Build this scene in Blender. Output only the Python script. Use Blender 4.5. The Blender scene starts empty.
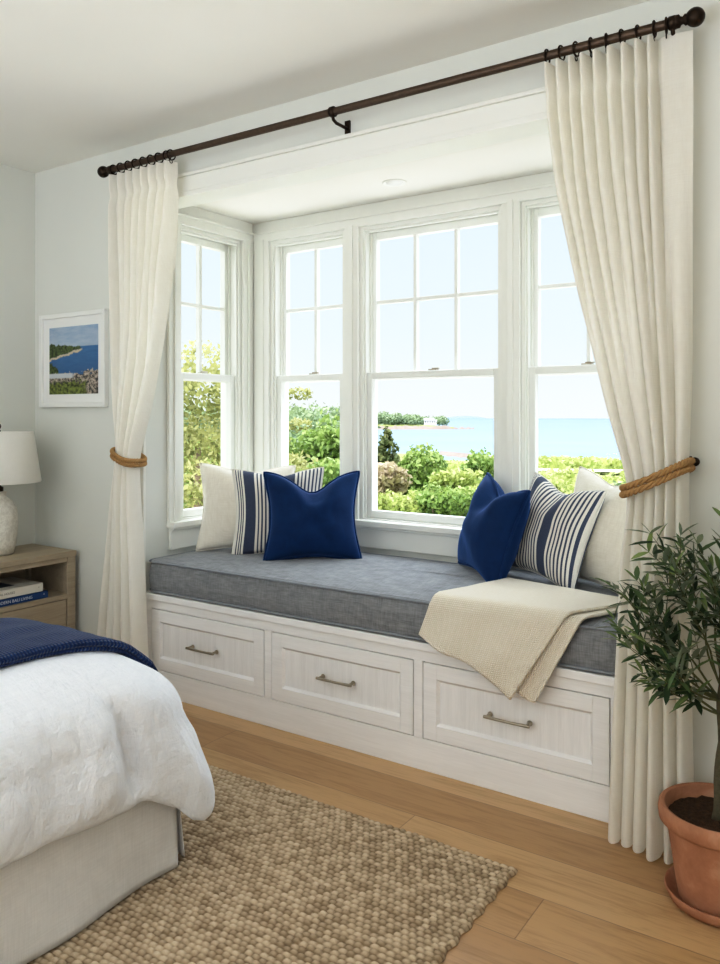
import bpy, bmesh, math, random
import numpy as np
from mathutils import Vector, Matrix, noise as mnoise

random.seed(7)
RNG = np.random.default_rng(7)
SC = bpy.context.scene
COL = SC.collection
PI = math.pi

# ------------------------------------------------------------------ materials
def srgb(r, g, b):
    def f(c):
        c /= 255.0
        return c / 12.92 if c <= 0.04045 else ((c + 0.055) / 1.055) ** 2.4
    return (f(r), f(g), f(b), 1.0)

class NT:
    def __init__(s, name):
        s.m = bpy.data.materials.new(name); s.m.use_nodes = True
        s.t = s.m.node_tree; s.n = s.t.nodes; s.n.clear()
        s.out = s.n.new('ShaderNodeOutputMaterial')
    def node(s, typ, **kw):
        nd = s.n.new(typ)
        ins = kw.pop('ins', {})
        for k, v in kw.items(): setattr(nd, k, v)
        for k, v in ins.items(): s.set(nd.inputs[k], v)
        return nd
    def set(s, sock, v):
        if hasattr(v, 'is_output'): s.t.links.new(v, sock)
        elif isinstance(v, bpy.types.Node): s.t.links.new(v.outputs[0], sock)
        else: sock.default_value = v
    def math(s, op, a, b=0.0, c=None):
        nd = s.node('ShaderNodeMath', operation=op)
        s.set(nd.inputs[0], a); s.set(nd.inputs[1], b)
        if c is not None: s.set(nd.inputs[2], c)
        return nd.outputs[0]
    def mix(s, f, a, b, typ='MIX'):
        nd = s.node('ShaderNodeMix', data_type='RGBA', blend_type=typ)
        s.set(nd.inputs['Factor'], f); s.set(nd.inputs[6], a); s.set(nd.inputs[7], b)
        return nd.outputs[2]
    def ramp(s, f, stops, interp='LINEAR'):
        nd = s.node('ShaderNodeValToRGB'); cr = nd.color_ramp; cr.interpolation = interp
        while len(cr.elements) < len(stops): cr.elements.new(0.5)
        for e, (p, c) in zip(cr.elements, stops): e.position = p; e.color = c
        s.set(nd.inputs[0], f); return nd.outputs[0]
    def coord(s, which='Object', scale=(1, 1, 1), rot=(0, 0, 0)):
        tc = s.node('ShaderNodeTexCoord'); mp = s.node('ShaderNodeMapping')
        s.set(mp.inputs[0], tc.outputs[which]); mp.inputs['Scale'].default_value = scale
        mp.inputs['Rotation'].default_value = rot
        return mp.outputs[0]
    def noise(s, vec, scale=5, detail=3, rough=0.5, dist=0.0):
        nd = s.node('ShaderNodeTexNoise', ins={'Scale': scale, 'Detail': detail, 'Roughness': rough, 'Distortion': dist})
        s.set(nd.inputs['Vector'], vec); return nd.outputs[0]
    def bump(s, h, strength=0.3, dist=0.01, normal=None):
        nd = s.node('ShaderNodeBump', ins={'Strength': strength, 'Distance': dist}); s.set(nd.inputs['Height'], h)
        if normal is not None: s.set(nd.inputs['Normal'], normal)
        return nd.outputs[0]
    def principled(s, color, rough=0.5, metal=0.0, normal=None, **ins):
        nd = s.node('ShaderNodeBsdfPrincipled'); s.set(nd.inputs['Base Color'], color)
        s.set(nd.inputs['Roughness'], rough); s.set(nd.inputs['Metallic'], metal)
        if normal is not None: s.set(nd.inputs['Normal'], normal)
        for k, v in ins.items(): s.set(nd.inputs[k.replace('_', ' ')], v)
        return nd
    def done(s, sh):
        s.set(s.out.inputs[0], sh.outputs[0] if isinstance(sh, bpy.types.Node) else sh); return s.m

def paint(name, col, rough=0.6, bump=0.03):
    t = NT(name); v = t.coord()
    n = t.noise(v, 2.2, 2); n2 = t.noise(v, 260, 2)
    dark = tuple(c * 0.95 for c in col[:3]) + (1,)
    return t.done(t.principled(t.mix(n, dark, col), rough, normal=t.bump(n2, bump, 0.002)))

def metal(name, col, rough=0.35, mottled=0.35):
    t = NT(name); v = t.coord()
    n = t.noise(v, 60, 4, 0.6)
    dark = tuple(c * (1 - mottled) for c in col[:3]) + (1,)
    return t.done(t.principled(t.mix(n, dark, col), rough, 0.85, normal=t.bump(n, 0.15, 0.002)))

def weave(name, col, col2, scale=420, slub=0.5, bump=0.35, rough=0.9, coord='Object', sheen=0.15, translucent=0.0, wrinkle=0.0, tint=None):
    """Plain weave cloth with uneven threads."""
    t = NT(name); tc = t.coord(coord)
    a = t.noise(t.coord(coord, (scale, scale * 0.06, scale * 0.06)), 1.0, 2, 0.6)
    b = t.noise(t.coord(coord, (scale * 0.06, scale * 0.06, scale)), 1.0, 2, 0.6)
    c = t.noise(t.coord(coord, (scale * 0.06, scale, scale * 0.06)), 1.0, 2, 0.6)
    th = t.math('ADD', t.math('ADD', a, b), c)
    th = t.math('MULTIPLY_ADD', th, 1.4, -1.6)
    th = t.math('MINIMUM', t.math('MAXIMUM', th, 0.0), 1.0)
    fac = t.math('MULTIPLY', th, slub)
    color = t.mix(fac, col, col2)
    nrm = t.bump(th, bump, 0.002)
    if wrinkle:
        w = t.math('ADD', t.noise(t.coord(coord, (1, 1, 1)), 7, 5, 0.62, .35), t.math('MULTIPLY', t.noise(t.coord(coord, (1, 1, .35)), 26, 4, 0.6, .5), .4))
        nrm = t.bump(w, wrinkle, 0.05, nrm)
    p = t.principled(color, rough, normal=nrm, Sheen_Weight=sheen, Specular_IOR_Level=0.2)
    if translucent:
        tr = t.node('ShaderNodeBsdfTranslucent'); t.set(tr.inputs[0], tint or col); t.set(tr.inputs[1], nrm)
        mx = t.node('ShaderNodeMixShader'); t.set(mx.inputs[0], translucent)
        t.set(mx.inputs[1], p.outputs[0]); t.set(mx.inputs[2], tr.outputs[0])
        return t.done(mx)
    return t.done(p)

def velvet(name, col, col2):
    t = NT(name); v = t.coord()
    n = t.noise(v, 14, 4, 0.6, 0.6); n2 = t.noise(t.coord('Object', (150, 600, 300)), 1.0, 2)
    p = t.principled(t.mix(n, col, col2), 0.75, normal=t.bump(n2, 0.25, 0.002), Sheen_Weight=0.7, Sheen_Roughness=0.4,
                     Sheen_Tint=srgb(90, 130, 200), Specular_IOR_Level=0.15)
    return t.done(p)

def wood(name, c1, c2, axis='X', rough=0.5, scale=1.0, bump=0.1):
    t = NT(name)
    s = {'X': (1.2, 22, 22), 'Y': (22, 1.2, 22), 'Z': (22, 22, 1.2)}[axis]
    s = tuple(a * scale for a in s)
    n = t.noise(t.coord('Object', s), 1.6, 5, 0.65, 0.5)
    f = t.noise(t.coord('Object', tuple(a * 6 for a in s)), 1.6, 2, 0.6)
    h = t.math('MULTIPLY_ADD', f, 0.35, t.math('MULTIPLY', n, 0.75))
    col = t.ramp(h, [(0.35, c1), (0.75, c2)])
    return t.done(t.principled(col, rough, normal=t.bump(h, bump, 0.004)))

M = {}
M['wall'] = paint('wall_paint', srgb(225, 226, 220), 0.75)
M['ceil'] = paint('ceiling_paint', srgb(238, 236, 229), 0.8)
M['trim'] = paint('trim_paint', srgb(240, 240, 234), 0.38, 0.02)
M['sash'] = paint('sash_paint', srgb(238, 239, 234), 0.35, 0.02)
M['bronze'] = metal('aged_bronze', srgb(108, 91, 78), 0.5, 0.5)
M['darkbronze'] = metal('dark_bronze', srgb(62, 50, 40), 0.45, 0.4)
M['pewter'] = metal('antique_pewter', srgb(176, 168, 152), 0.32, 0.2)
M['bench'] = wood('whitewashed_oak', srgb(232, 231, 231), srgb(244, 243, 243), 'X', 0.55, 1.0, 0.14)
M['bench_v'] = wood('whitewashed_oak_upright', srgb(228, 227, 227), srgb(243, 242, 242), 'Z', 0.55, 1.3, 0.14)
M['gap'] = paint('shadow_gap', srgb(96, 92, 88), 0.9)
M['oak'] = wood('limed_oak', srgb(156, 142, 122), srgb(184, 170, 148), 'Y', 0.55, 1.0, 0.12)
M['grey_linen'] = weave('grey_linen', srgb(152, 154, 158), srgb(98, 100, 104), 330, 0.7, 0.3)
M['grey_piping'] = weave('grey_piping_linen', srgb(150, 154, 160), srgb(112, 116, 122), 330, 0.6, 0.3)
M['cream_linen'] = weave('cream_linen', srgb(236, 231, 220), srgb(214, 206, 190), 330, 0.5, 0.3)
M['curtain'] = weave('curtain_linen', srgb(247, 245, 240), srgb(236, 232, 224), 300, 0.5, 0.2, 0.95, 'Object', 0.1, 0.37, 0, srgb(255, 251, 241))
M['duvet'] = weave('white_linen', srgb(236, 239, 245), srgb(220, 224, 232), 260, 0.45, 0.22, 0.95, 'Object', 0.1, 0, 0.42)
M['skirt'] = weave('bedskirt_linen', srgb(226, 225, 224), srgb(206, 205, 203), 260, 0.5, 0.25, 0.95, 'Object', 0.1, 0, 0.12)
M['velvet'] = velvet('navy_velvet', srgb(8, 34, 70), srgb(18, 56, 102))
M['lampshade'] = weave('lampshade_linen', srgb(250, 248, 243), srgb(240, 237, 230), 300, 0.4, 0.15, 0.95, 'Object', 0.1, 0.3)
M['hem'] = weave('curtain_hem', srgb(232, 225, 209), srgb(216, 207, 188), 300, 0.5, 0.2, 0.95)

def mat_knit(name, col, col2, sx, sy, depth=0.6, sheen=0.2):
    """Knitted stitches laid out over the cloth's own UV map (UV in metres)."""
    t = NT(name); tc = t.node('ShaderNodeTexCoord'); sep = t.node('ShaderNodeSeparateXYZ'); t.set(sep.inputs[0], tc.outputs['UV'])
    u = t.math('MULTIPLY', sep.outputs[0], 2 * PI / sx); v = t.math('MULTIPLY', sep.outputs[1], 2 * PI / sy)
    h = t.math('MULTIPLY', t.math('ADD', t.math('SINE', u), 1.0), t.math('ADD', t.math('SINE', v), 1.3))
    h = t.math('MULTIPLY', h, 0.22)
    n = t.noise(t.coord('Object'), 90, 3)
    f = t.math('MULTIPLY_ADD', n, 0.35, t.math('MULTIPLY', h, 0.85))
    c = t.mix(t.math('MINIMUM', f, 1.0), col2, col)
    return t.done(t.principled(c, 0.95, normal=t.bump(h, depth, 0.005), Sheen_Weight=sheen, Specular_IOR_Level=0.15))
M['cream_knit'] = mat_knit('cream_knit', srgb(248, 243, 232), srgb(230, 219, 200), 0.0075, 0.0065, 0.7)
M['navy_knit'] = mat_knit('navy_knit', srgb(30, 64, 116), srgb(14, 34, 74), 0.009, 0.008, 0.8)

def mat_stripe():
    t = NT('ticking_stripe'); tc = t.node('ShaderNodeTexCoord'); sep = t.node('ShaderNodeSeparateXYZ'); t.set(sep.inputs[0], tc.outputs['UV'])
    navy = srgb(38, 54, 84); cream = srgb(234, 230, 220)
    st = []
    def band(a, b): st.extend([(a, navy), (b, cream)])
    st.append((0.0, cream))
    for a in (0.03, 0.055, 0.08): band(a, a + 0.012)
    band(0.115, 0.235)
    for i in range(7): band(0.262 + i * 0.042, 0.262 + i * 0.042 + 0.019)
    band(0.565, 0.685)
    for i in range(7): band(0.712 + i * 0.042, 0.712 + i * 0.042 + 0.019)
    # a ramp holds at most 32 stops, so split into two ramps
    lo = [s for s in st if s[0] < 0.56]; hi = [(0.0, cream)] + [s for s in st if s[0] >= 0.56]
    r1 = t.ramp(sep.outputs[0], lo, 'CONSTANT'); r2 = t.ramp(sep.outputs[0], hi, 'CONSTANT')
    c = t.mix(t.math('GREATER_THAN', sep.outputs[0], 0.56), r1, r2)
    n = t.noise(t.coord('Object', (420, 420, 420)), 1.0, 2)
    c = t.mix(t.math('MULTIPLY', n, 0.3), c, srgb(150, 150, 156))
    return t.done(t.principled(c, 0.9, normal=t.bump(n, 0.25, 0.002), Sheen_Weight=0.1, Specular_IOR_Level=0.2))
M['stripe'] = mat_stripe()

def mat_floor():
    t = NT('oak_floorboards'); W, L = 0.19, 2.1
    tc = t.node('ShaderNodeTexCoord'); sep = t.node('ShaderNodeSeparateXYZ'); t.set(sep.inputs[0], tc.outputs['Object'])
    x, y = sep.outputs[0], sep.outputs[1]
    yr = t.math('DIVIDE', t.math('ADD', y, 20.062), W); row = t.math('FLOOR', yr); fy = t.math('FRACT', yr)
    wn = t.node('ShaderNodeTexWhiteNoise', noise_dimensions='1D'); t.set(wn.inputs['W'], row)
    xr = t.math('ADD', t.math('DIVIDE', t.math('ADD', x, 30.0), L), t.math('MULTIPLY', wn.outputs['Value'], 7.0))
    col = t.math('FLOOR', xr); fx = t.math('FRACT', xr)
    cv = t.node('ShaderNodeCombineXYZ'); t.set(cv.inputs[0], row); t.set(cv.inputs[1], col)
    wn2 = t.node('ShaderNodeTexWhiteNoise', noise_dimensions='2D'); t.set(wn2.inputs['Vector'], cv.outputs[0])
    rid = wn2.outputs['Value']
    off = t.node('ShaderNodeVectorMath', operation='MULTIPLY_ADD'); t.set(off.inputs[0], wn2.outputs['Color'])
    off.inputs[1].default_value = (9, 9, 9); t.set(off.inputs[2], tc.outputs['Object'])
    def mp(sx, sy):
        m = t.node('ShaderNodeMapping'); t.set(m.inputs[0], off.outputs[0]); m.inputs['Scale'].default_value = (sx, sy, 1); return m.outputs[0]
    g1 = t.noise(mp(1.1, 9), 2.2, 5, 0.62, 1.6); g2 = t.noise(mp(5, 110), 1.5, 3, 0.6); kn = t.noise(mp(1.3, 4), 1.7, 2, 0.5, 0.5)
    base = t.ramp(rid, [(0.0, srgb(174, 138, 97)), (0.45, srgb(190, 155, 112)), (1.0, srgb(205, 172, 130))])
    gr = t.ramp(t.math('MULTIPLY_ADD', g2, 0.35, t.math('MULTIPLY', g1, 0.7)), [(0.32, (0.66, 0.6, 0.52, 1)), (0.55, (1, 1, 1, 1)), (0.8, (1.06, 1.04, 1.0, 1))])
    c = t.mix(0.85, base, gr, 'MULTIPLY')
    c = t.mix(t.ramp(kn, [(0.70, (0, 0, 0, 1)), (0.80, (0.55, 0.55, 0.55, 1))]), c, srgb(104, 74, 46))
    ey = t.math('MULTIPLY', t.math('MINIMUM', fy, t.math('SUBTRACT', 1.0, fy)), W)
    ex = t.math('MULTIPLY', t.math('MINIMUM', fx, t.math('SUBTRACT', 1.0, fx)), L)
    e = t.math('MINIMUM', t.math('DIVIDE', t.math('MINIMUM', ex, ey), 0.0022), 1.0)
    c = t.mix(t.math('MULTIPLY', t.math('SUBTRACT', 1.0, e), 0.6), c, srgb(84, 60, 38))
    hgt = t.math('MULTIPLY_ADD', g2, 0.15, e)
    return t.done(t.principled(c, 0.36, normal=t.bump(hgt, 0.25, 0.003), Specular_IOR_Level=0.4))
M['floor'] = mat_floor()

def mat_jute():
    t = NT('woven_jute'); at = t.node('ShaderNodeVertexColor', layer_name='tone')
    n = t.noise(t.coord(), 300, 3, 0.6)
    c = t.ramp(at.outputs['Color'], [(0.0, srgb(58, 47, 36)), (0.4, srgb(148, 130, 107)), (0.7, srgb(208, 190, 164)), (1.0, srgb(234, 220, 197))])
    c = t.mix(t.math('MULTIPLY', n, 0.45), c, srgb(128, 100, 68))
    return t.done(t.principled(c, 0.95, normal=t.bump(n, 0.5, 0.003), Specular_IOR_Level=0.15))
M['jute'] = mat_jute()

def mat_rope():
    t = NT('rope_fibre'); n = t.noise(t.coord('Object', (160, 160, 400)), 1.5, 3)
    return t.done(t.principled(t.mix(n, srgb(140, 104, 64), srgb(206, 168, 116)), 0.9, normal=t.bump(n, 0.6, 0.003)))
M['rope'] = mat_rope()

def mat_glass():
    t = NT('window_glass'); tr = t.node('ShaderNodeBsdfTransparent'); t.set(tr.inputs[0], (0.985, 0.995, 0.99, 1))
    gl = t.node('ShaderNodeBsdfGlossy'); gl.inputs['Roughness'].default_value = 0.0
    fr = t.node('ShaderNodeFresnel'); fr.inputs[0].default_value = 1.15
    mx = t.node('ShaderNodeMixShader'); t.set(mx.inputs[0], fr); t.set(mx.inputs[1], tr.outputs[0]); t.set(mx.inputs[2], gl.outputs[0])
    return t.done(mx)
M['glass'] = mat_glass()

def mat_ceramic():
    t = NT('speckled_ceramic'); v = t.coord()
    n = t.noise(v, 55, 5, 0.7); n2 = t.noise(v, 9, 3)
    c = t.mix(t.ramp(n, [(0.42, (0, 0, 0, 1)), (0.6, (1, 1, 1, 1))]), srgb(208, 203, 193), srgb(228, 224, 215))
    return t.done(t.principled(c, 0.55, normal=t.bump(n, 0.25, 0.002)))
M['ceramic'] = mat_ceramic()

def mat_terracotta():
    t = NT('terracotta'); v = t.coord(); n = t.noise(v, 7, 5, 0.65, 0.4); n2 = t.noise(v, 120, 2)
    c = t.ramp(n, [(0.3, srgb(152, 104, 76)), (0.55, srgb(178, 128, 98)), (0.8, srgb(204, 164, 138))])
    return t.done(t.principled(c, 0.85, normal=t.bump(n2, 0.2, 0.002)))
M['terracotta'] = mat_terracotta()

def mat_simple(name, c1, c2, scale=30, rough=0.9, bump=0.4, dist=0.01, dim=1.0):
    c1, c2 = [tuple(q * dim for q in c[:3]) + (1,) for c in (c1, c2)]
    t = NT(name); n = t.noise(t.coord(), scale, 4, 0.6)
    return t.done(t.principled(t.mix(n, c1, c2), rough, normal=t.bump(n, bump, dist), Specular_IOR_Level=0.25))
M['soil'] = mat_simple('potting_soil', srgb(18, 13, 9), srgb(104, 76, 52), 75, 0.95, 1.0, 0.02)
M['olive_bark'] = mat_simple('olive_bark', srgb(74, 68, 54), srgb(122, 114, 92), 90, 0.9, 0.8)
M['olive_twig'] = mat_simple('olive_twig', srgb(84, 88, 60), srgb(120, 122, 88), 60)
M['tree_bark'] = mat_simple('tree_bark', srgb(96, 82, 66), srgb(140, 124, 104), 8)
M['rock'] = mat_simple('shore_rock', srgb(160, 132, 116), srgb(222, 200, 184), 0.15, 0.95, 0.6, 0.5, .34)
M['paper_white'] = paint('book_paper', srgb(226, 222, 210), 0.8)
M['cover_blue'] = paint('book_cover_blue', srgb(24, 66, 120), 0.5)
M['cover_dark'] = paint('book_cover_dark', srgb(26, 36, 62), 0.5)
M['cover_white'] = paint('book_cover_white', srgb(224, 220, 210), 0.5)
M['ink_white'] = paint('white_lettering', srgb(220, 226, 236), 0.6)
M['ink_grey'] = paint('grey_lettering', srgb(120, 112, 100), 0.6)
M['mat_board'] = paint('mat_board', srgb(238, 238, 236), 0.8)
M['frame_white'] = paint('white_frame', srgb(238, 238, 235), 0.4)
M['white_wall_ext'] = mat_simple('white_clapboard', srgb(236, 234, 228), srgb(250, 248, 244), 0.6, dim=.6)
M['roof_ext'] = mat_simple('pale_shingle', srgb(206, 206, 206), srgb(226, 224, 222), 0.8, dim=.45)
M['dark_ext'] = mat_simple('dark_opening', srgb(60, 66, 74), srgb(80, 86, 94), 1)

DIM = .54
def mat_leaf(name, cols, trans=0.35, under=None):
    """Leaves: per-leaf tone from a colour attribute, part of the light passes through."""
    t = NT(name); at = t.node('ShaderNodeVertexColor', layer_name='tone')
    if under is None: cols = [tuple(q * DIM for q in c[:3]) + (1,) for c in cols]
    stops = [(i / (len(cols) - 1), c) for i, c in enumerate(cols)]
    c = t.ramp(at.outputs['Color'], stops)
    if under is not None:
        g = t.node('ShaderNodeNewGeometry'); c = t.mix(g.outputs['Backfacing'], c, under)
    p = t.principled(c, 0.5, Specular_IOR_Level=0.3)
    tr = t.node('ShaderNodeBsdfTranslucent'); t.set(tr.inputs[0], c)
    mx = t.node('ShaderNodeMixShader'); mx.inputs[0].default_value = trans
    t.set(mx.inputs[1], p.outputs[0]); t.set(mx.inputs[2], tr.outputs[0])
    return t.done(mx)
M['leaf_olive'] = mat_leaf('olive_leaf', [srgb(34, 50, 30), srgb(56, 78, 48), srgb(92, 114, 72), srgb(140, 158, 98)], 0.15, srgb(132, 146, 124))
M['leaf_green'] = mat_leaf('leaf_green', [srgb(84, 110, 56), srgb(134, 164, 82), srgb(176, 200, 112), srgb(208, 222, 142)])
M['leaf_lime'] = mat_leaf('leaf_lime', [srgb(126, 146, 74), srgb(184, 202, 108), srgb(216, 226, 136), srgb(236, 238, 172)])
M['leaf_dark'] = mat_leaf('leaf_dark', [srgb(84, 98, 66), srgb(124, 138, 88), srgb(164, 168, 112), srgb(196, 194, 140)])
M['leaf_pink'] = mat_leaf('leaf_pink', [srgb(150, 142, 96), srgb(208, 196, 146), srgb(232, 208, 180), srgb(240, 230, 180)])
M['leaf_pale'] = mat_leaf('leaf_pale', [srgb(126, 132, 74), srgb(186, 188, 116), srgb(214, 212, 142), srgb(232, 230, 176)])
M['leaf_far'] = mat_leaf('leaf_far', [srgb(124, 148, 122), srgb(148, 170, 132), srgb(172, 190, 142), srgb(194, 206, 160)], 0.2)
M['meadow'] = mat_simple('meadow_ground', srgb(150, 164, 88), srgb(204, 206, 132), 0.35, 1.0, 0.3, 0.2, .40)
M['bounce_ground'] = mat_simple('pale_bounce', srgb(236, 228, 214), srgb(250, 245, 236), 6, 1.0, .3, .02)  # very pale so the added ground reflects daylight upwards
M['sand'] = mat_simple('pale_sand', srgb(222, 208, 184), srgb(240, 232, 214), 0.3, 1.0, 0.3, 0.1, .42)

def mat_sea():
    t = NT('sea_water')
    n = t.noise(t.coord('Object', (0.010, 0.035, 1), (0, 0, 0.55)), 1.0, 5, 0.6)
    n2 = t.noise(t.coord('Object', (0.25, 0.6, 1), (0, 0, 0.55)), 1.0, 3, 0.6)
    tc = t.node('ShaderNodeTexCoord'); ln = t.node('ShaderNodeVectorMath', operation='LENGTH'); t.set(ln.inputs[0], tc.outputs['Object'])
    d = t.math('DIVIDE', ln.outputs['Value'], 2600.0)
    c = t.ramp(d, [(0.0, srgb(92, 108, 124)), (0.3, srgb(74, 96, 120)), (1.0, srgb(56, 84, 114))])
    c = t.mix(t.ramp(n, [(0.35, (0, 0, 0, 1)), (0.75, (0.6, 0.6, 0.6, 1))]), c, srgb(104, 120, 134))
    return t.done(t.principled(c, 0.55, normal=t.bump(n2, 0.3, 0.3), Specular_IOR_Level=0.15))
M['sea'] = mat_sea()

def mat_print():
    """The framed seaside view: sky, headland, sea, rocks and bushes in the print's own UV."""
    t = NT('seaside_print'); tc = t.node('ShaderNodeTexCoord'); sep = t.node('ShaderNodeSeparateXYZ'); t.set(sep.inputs[0], tc.outputs['UV'])
    u, v = sep.outputs[0], sep.outputs[1]
    def nz(sx, sy, sc, det=4):
        m = t.node('ShaderNodeMapping'); t.set(m.inputs[0], tc.outputs['UV']); m.inputs['Scale'].default_value = (sx, sy, 1)
        return t.noise(m.outputs[0], sc, det, 0.6)
    def step(a, w=0.012):
        nd = t.node('ShaderNodeMapRange', interpolation_type='SMOOTHSTEP'); t.set(nd.inputs[0], a)
        nd.inputs[1].default_value = -w; nd.inputs[2].default_value = w; return nd.outputs[0]
    edge = nz(1, 1, 11, 8); e = t.math('MULTIPLY_ADD', edge, 0.34, -0.17)
    sky = t.mix(nz(1, 3, 4), t.mix(v, srgb(196, 206, 214), srgb(92, 140, 186)), srgb(200, 206, 212))
    sea = t.mix(nz(1, 5, 6), t.ramp(v, [(0.25, srgb(58, 98, 140)), (0.7, srgb(84, 136, 184))]), srgb(52, 98, 144))
    c = t.mix(step(t.math('SUBTRACT', 0.70, v), 0.006), sky, sea)
    bush = t.mix(t.ramp(nz(1, 1, 24, 8), [(0.36, (0, 0, 0, 1)), (0.66, (1, 1, 1, 1))]), srgb(18, 30, 18), srgb(104, 122, 66)); sandc = srgb(206, 190, 164); rock = t.mix(t.ramp(nz(1, 1, 22, 8), [(0.40, (0, 0, 0, 1)), (0.62, (1, 1, 1, 1))]), srgb(44, 44, 44), srgb(200, 186, 172))
    # headland: upper edge falls to the right, lower edge a pale beach
    top = t.math('ADD', t.math('MULTIPLY_ADD', u, -0.10, 0.755), t.math('MULTIPLY', e, 0.5))
    low = t.math('ADD', t.math('MULTIPLY_ADD', u, 0.20, 0.535), t.math('MULTIPLY', e, 0.30))
    inside = t.math('MULTIPLY', step(t.math('SUBTRACT', top, v)), step(t.math('SUBTRACT', v, low)))
    inside = t.math('MULTIPLY', inside, step(t.math('SUBTRACT', 0.66, u), 0.02))
    beach = t.math('MULTIPLY', step(t.math('SUBTRACT', t.math('ADD', low, 0.0), v)), step(t.math('SUBTRACT', v, t.math('SUBTRACT', low, 0.035))))
    beach = t.math('MULTIPLY', beach, step(t.math('SUBTRACT', 0.68, u), 0.02))
    c = t.mix(inside, c, bush); c = t.mix(beach, c, sandc)
    # near left bank, lower rocks and bushes
    c = t.mix(step(t.math('SUBTRACT', t.math('ADD', t.math('MULTIPLY_ADD', u, -0.75, 0.50), e), v)), c, bush)
    c = t.mix(step(t.math('SUBTRACT', t.math('ADD', t.math('MULTIPLY_ADD', u, 0.06, 0.28), e), v)), c, rock)
    flat = t.math('MULTIPLY', step(t.math('SUBTRACT', 0.31, v)), step(t.math('SUBTRACT', v, 0.24)))
    flat = t.math('MULTIPLY', flat, step(t.math('SUBTRACT', 0.5, u), 0.05))
    c = t.mix(flat, c, srgb(196, 200, 204))
    c = t.mix(t.math('MULTIPLY', step(t.math('SUBTRACT', t.math('ADD', 0.18, e), v)), step(t.math('SUBTRACT', t.math('ADD', 0.74, e), u), 0.03)), c, t.mix(t.ramp(nz(1, 1, 20, 8), [(0.36, (0, 0, 0, 1)), (0.64, (1, 1, 1, 1))]), srgb(22, 34, 16), srgb(138, 150, 72)))
    return t.done(t.principled(c, 0.45))
M['print'] = mat_print()

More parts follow.
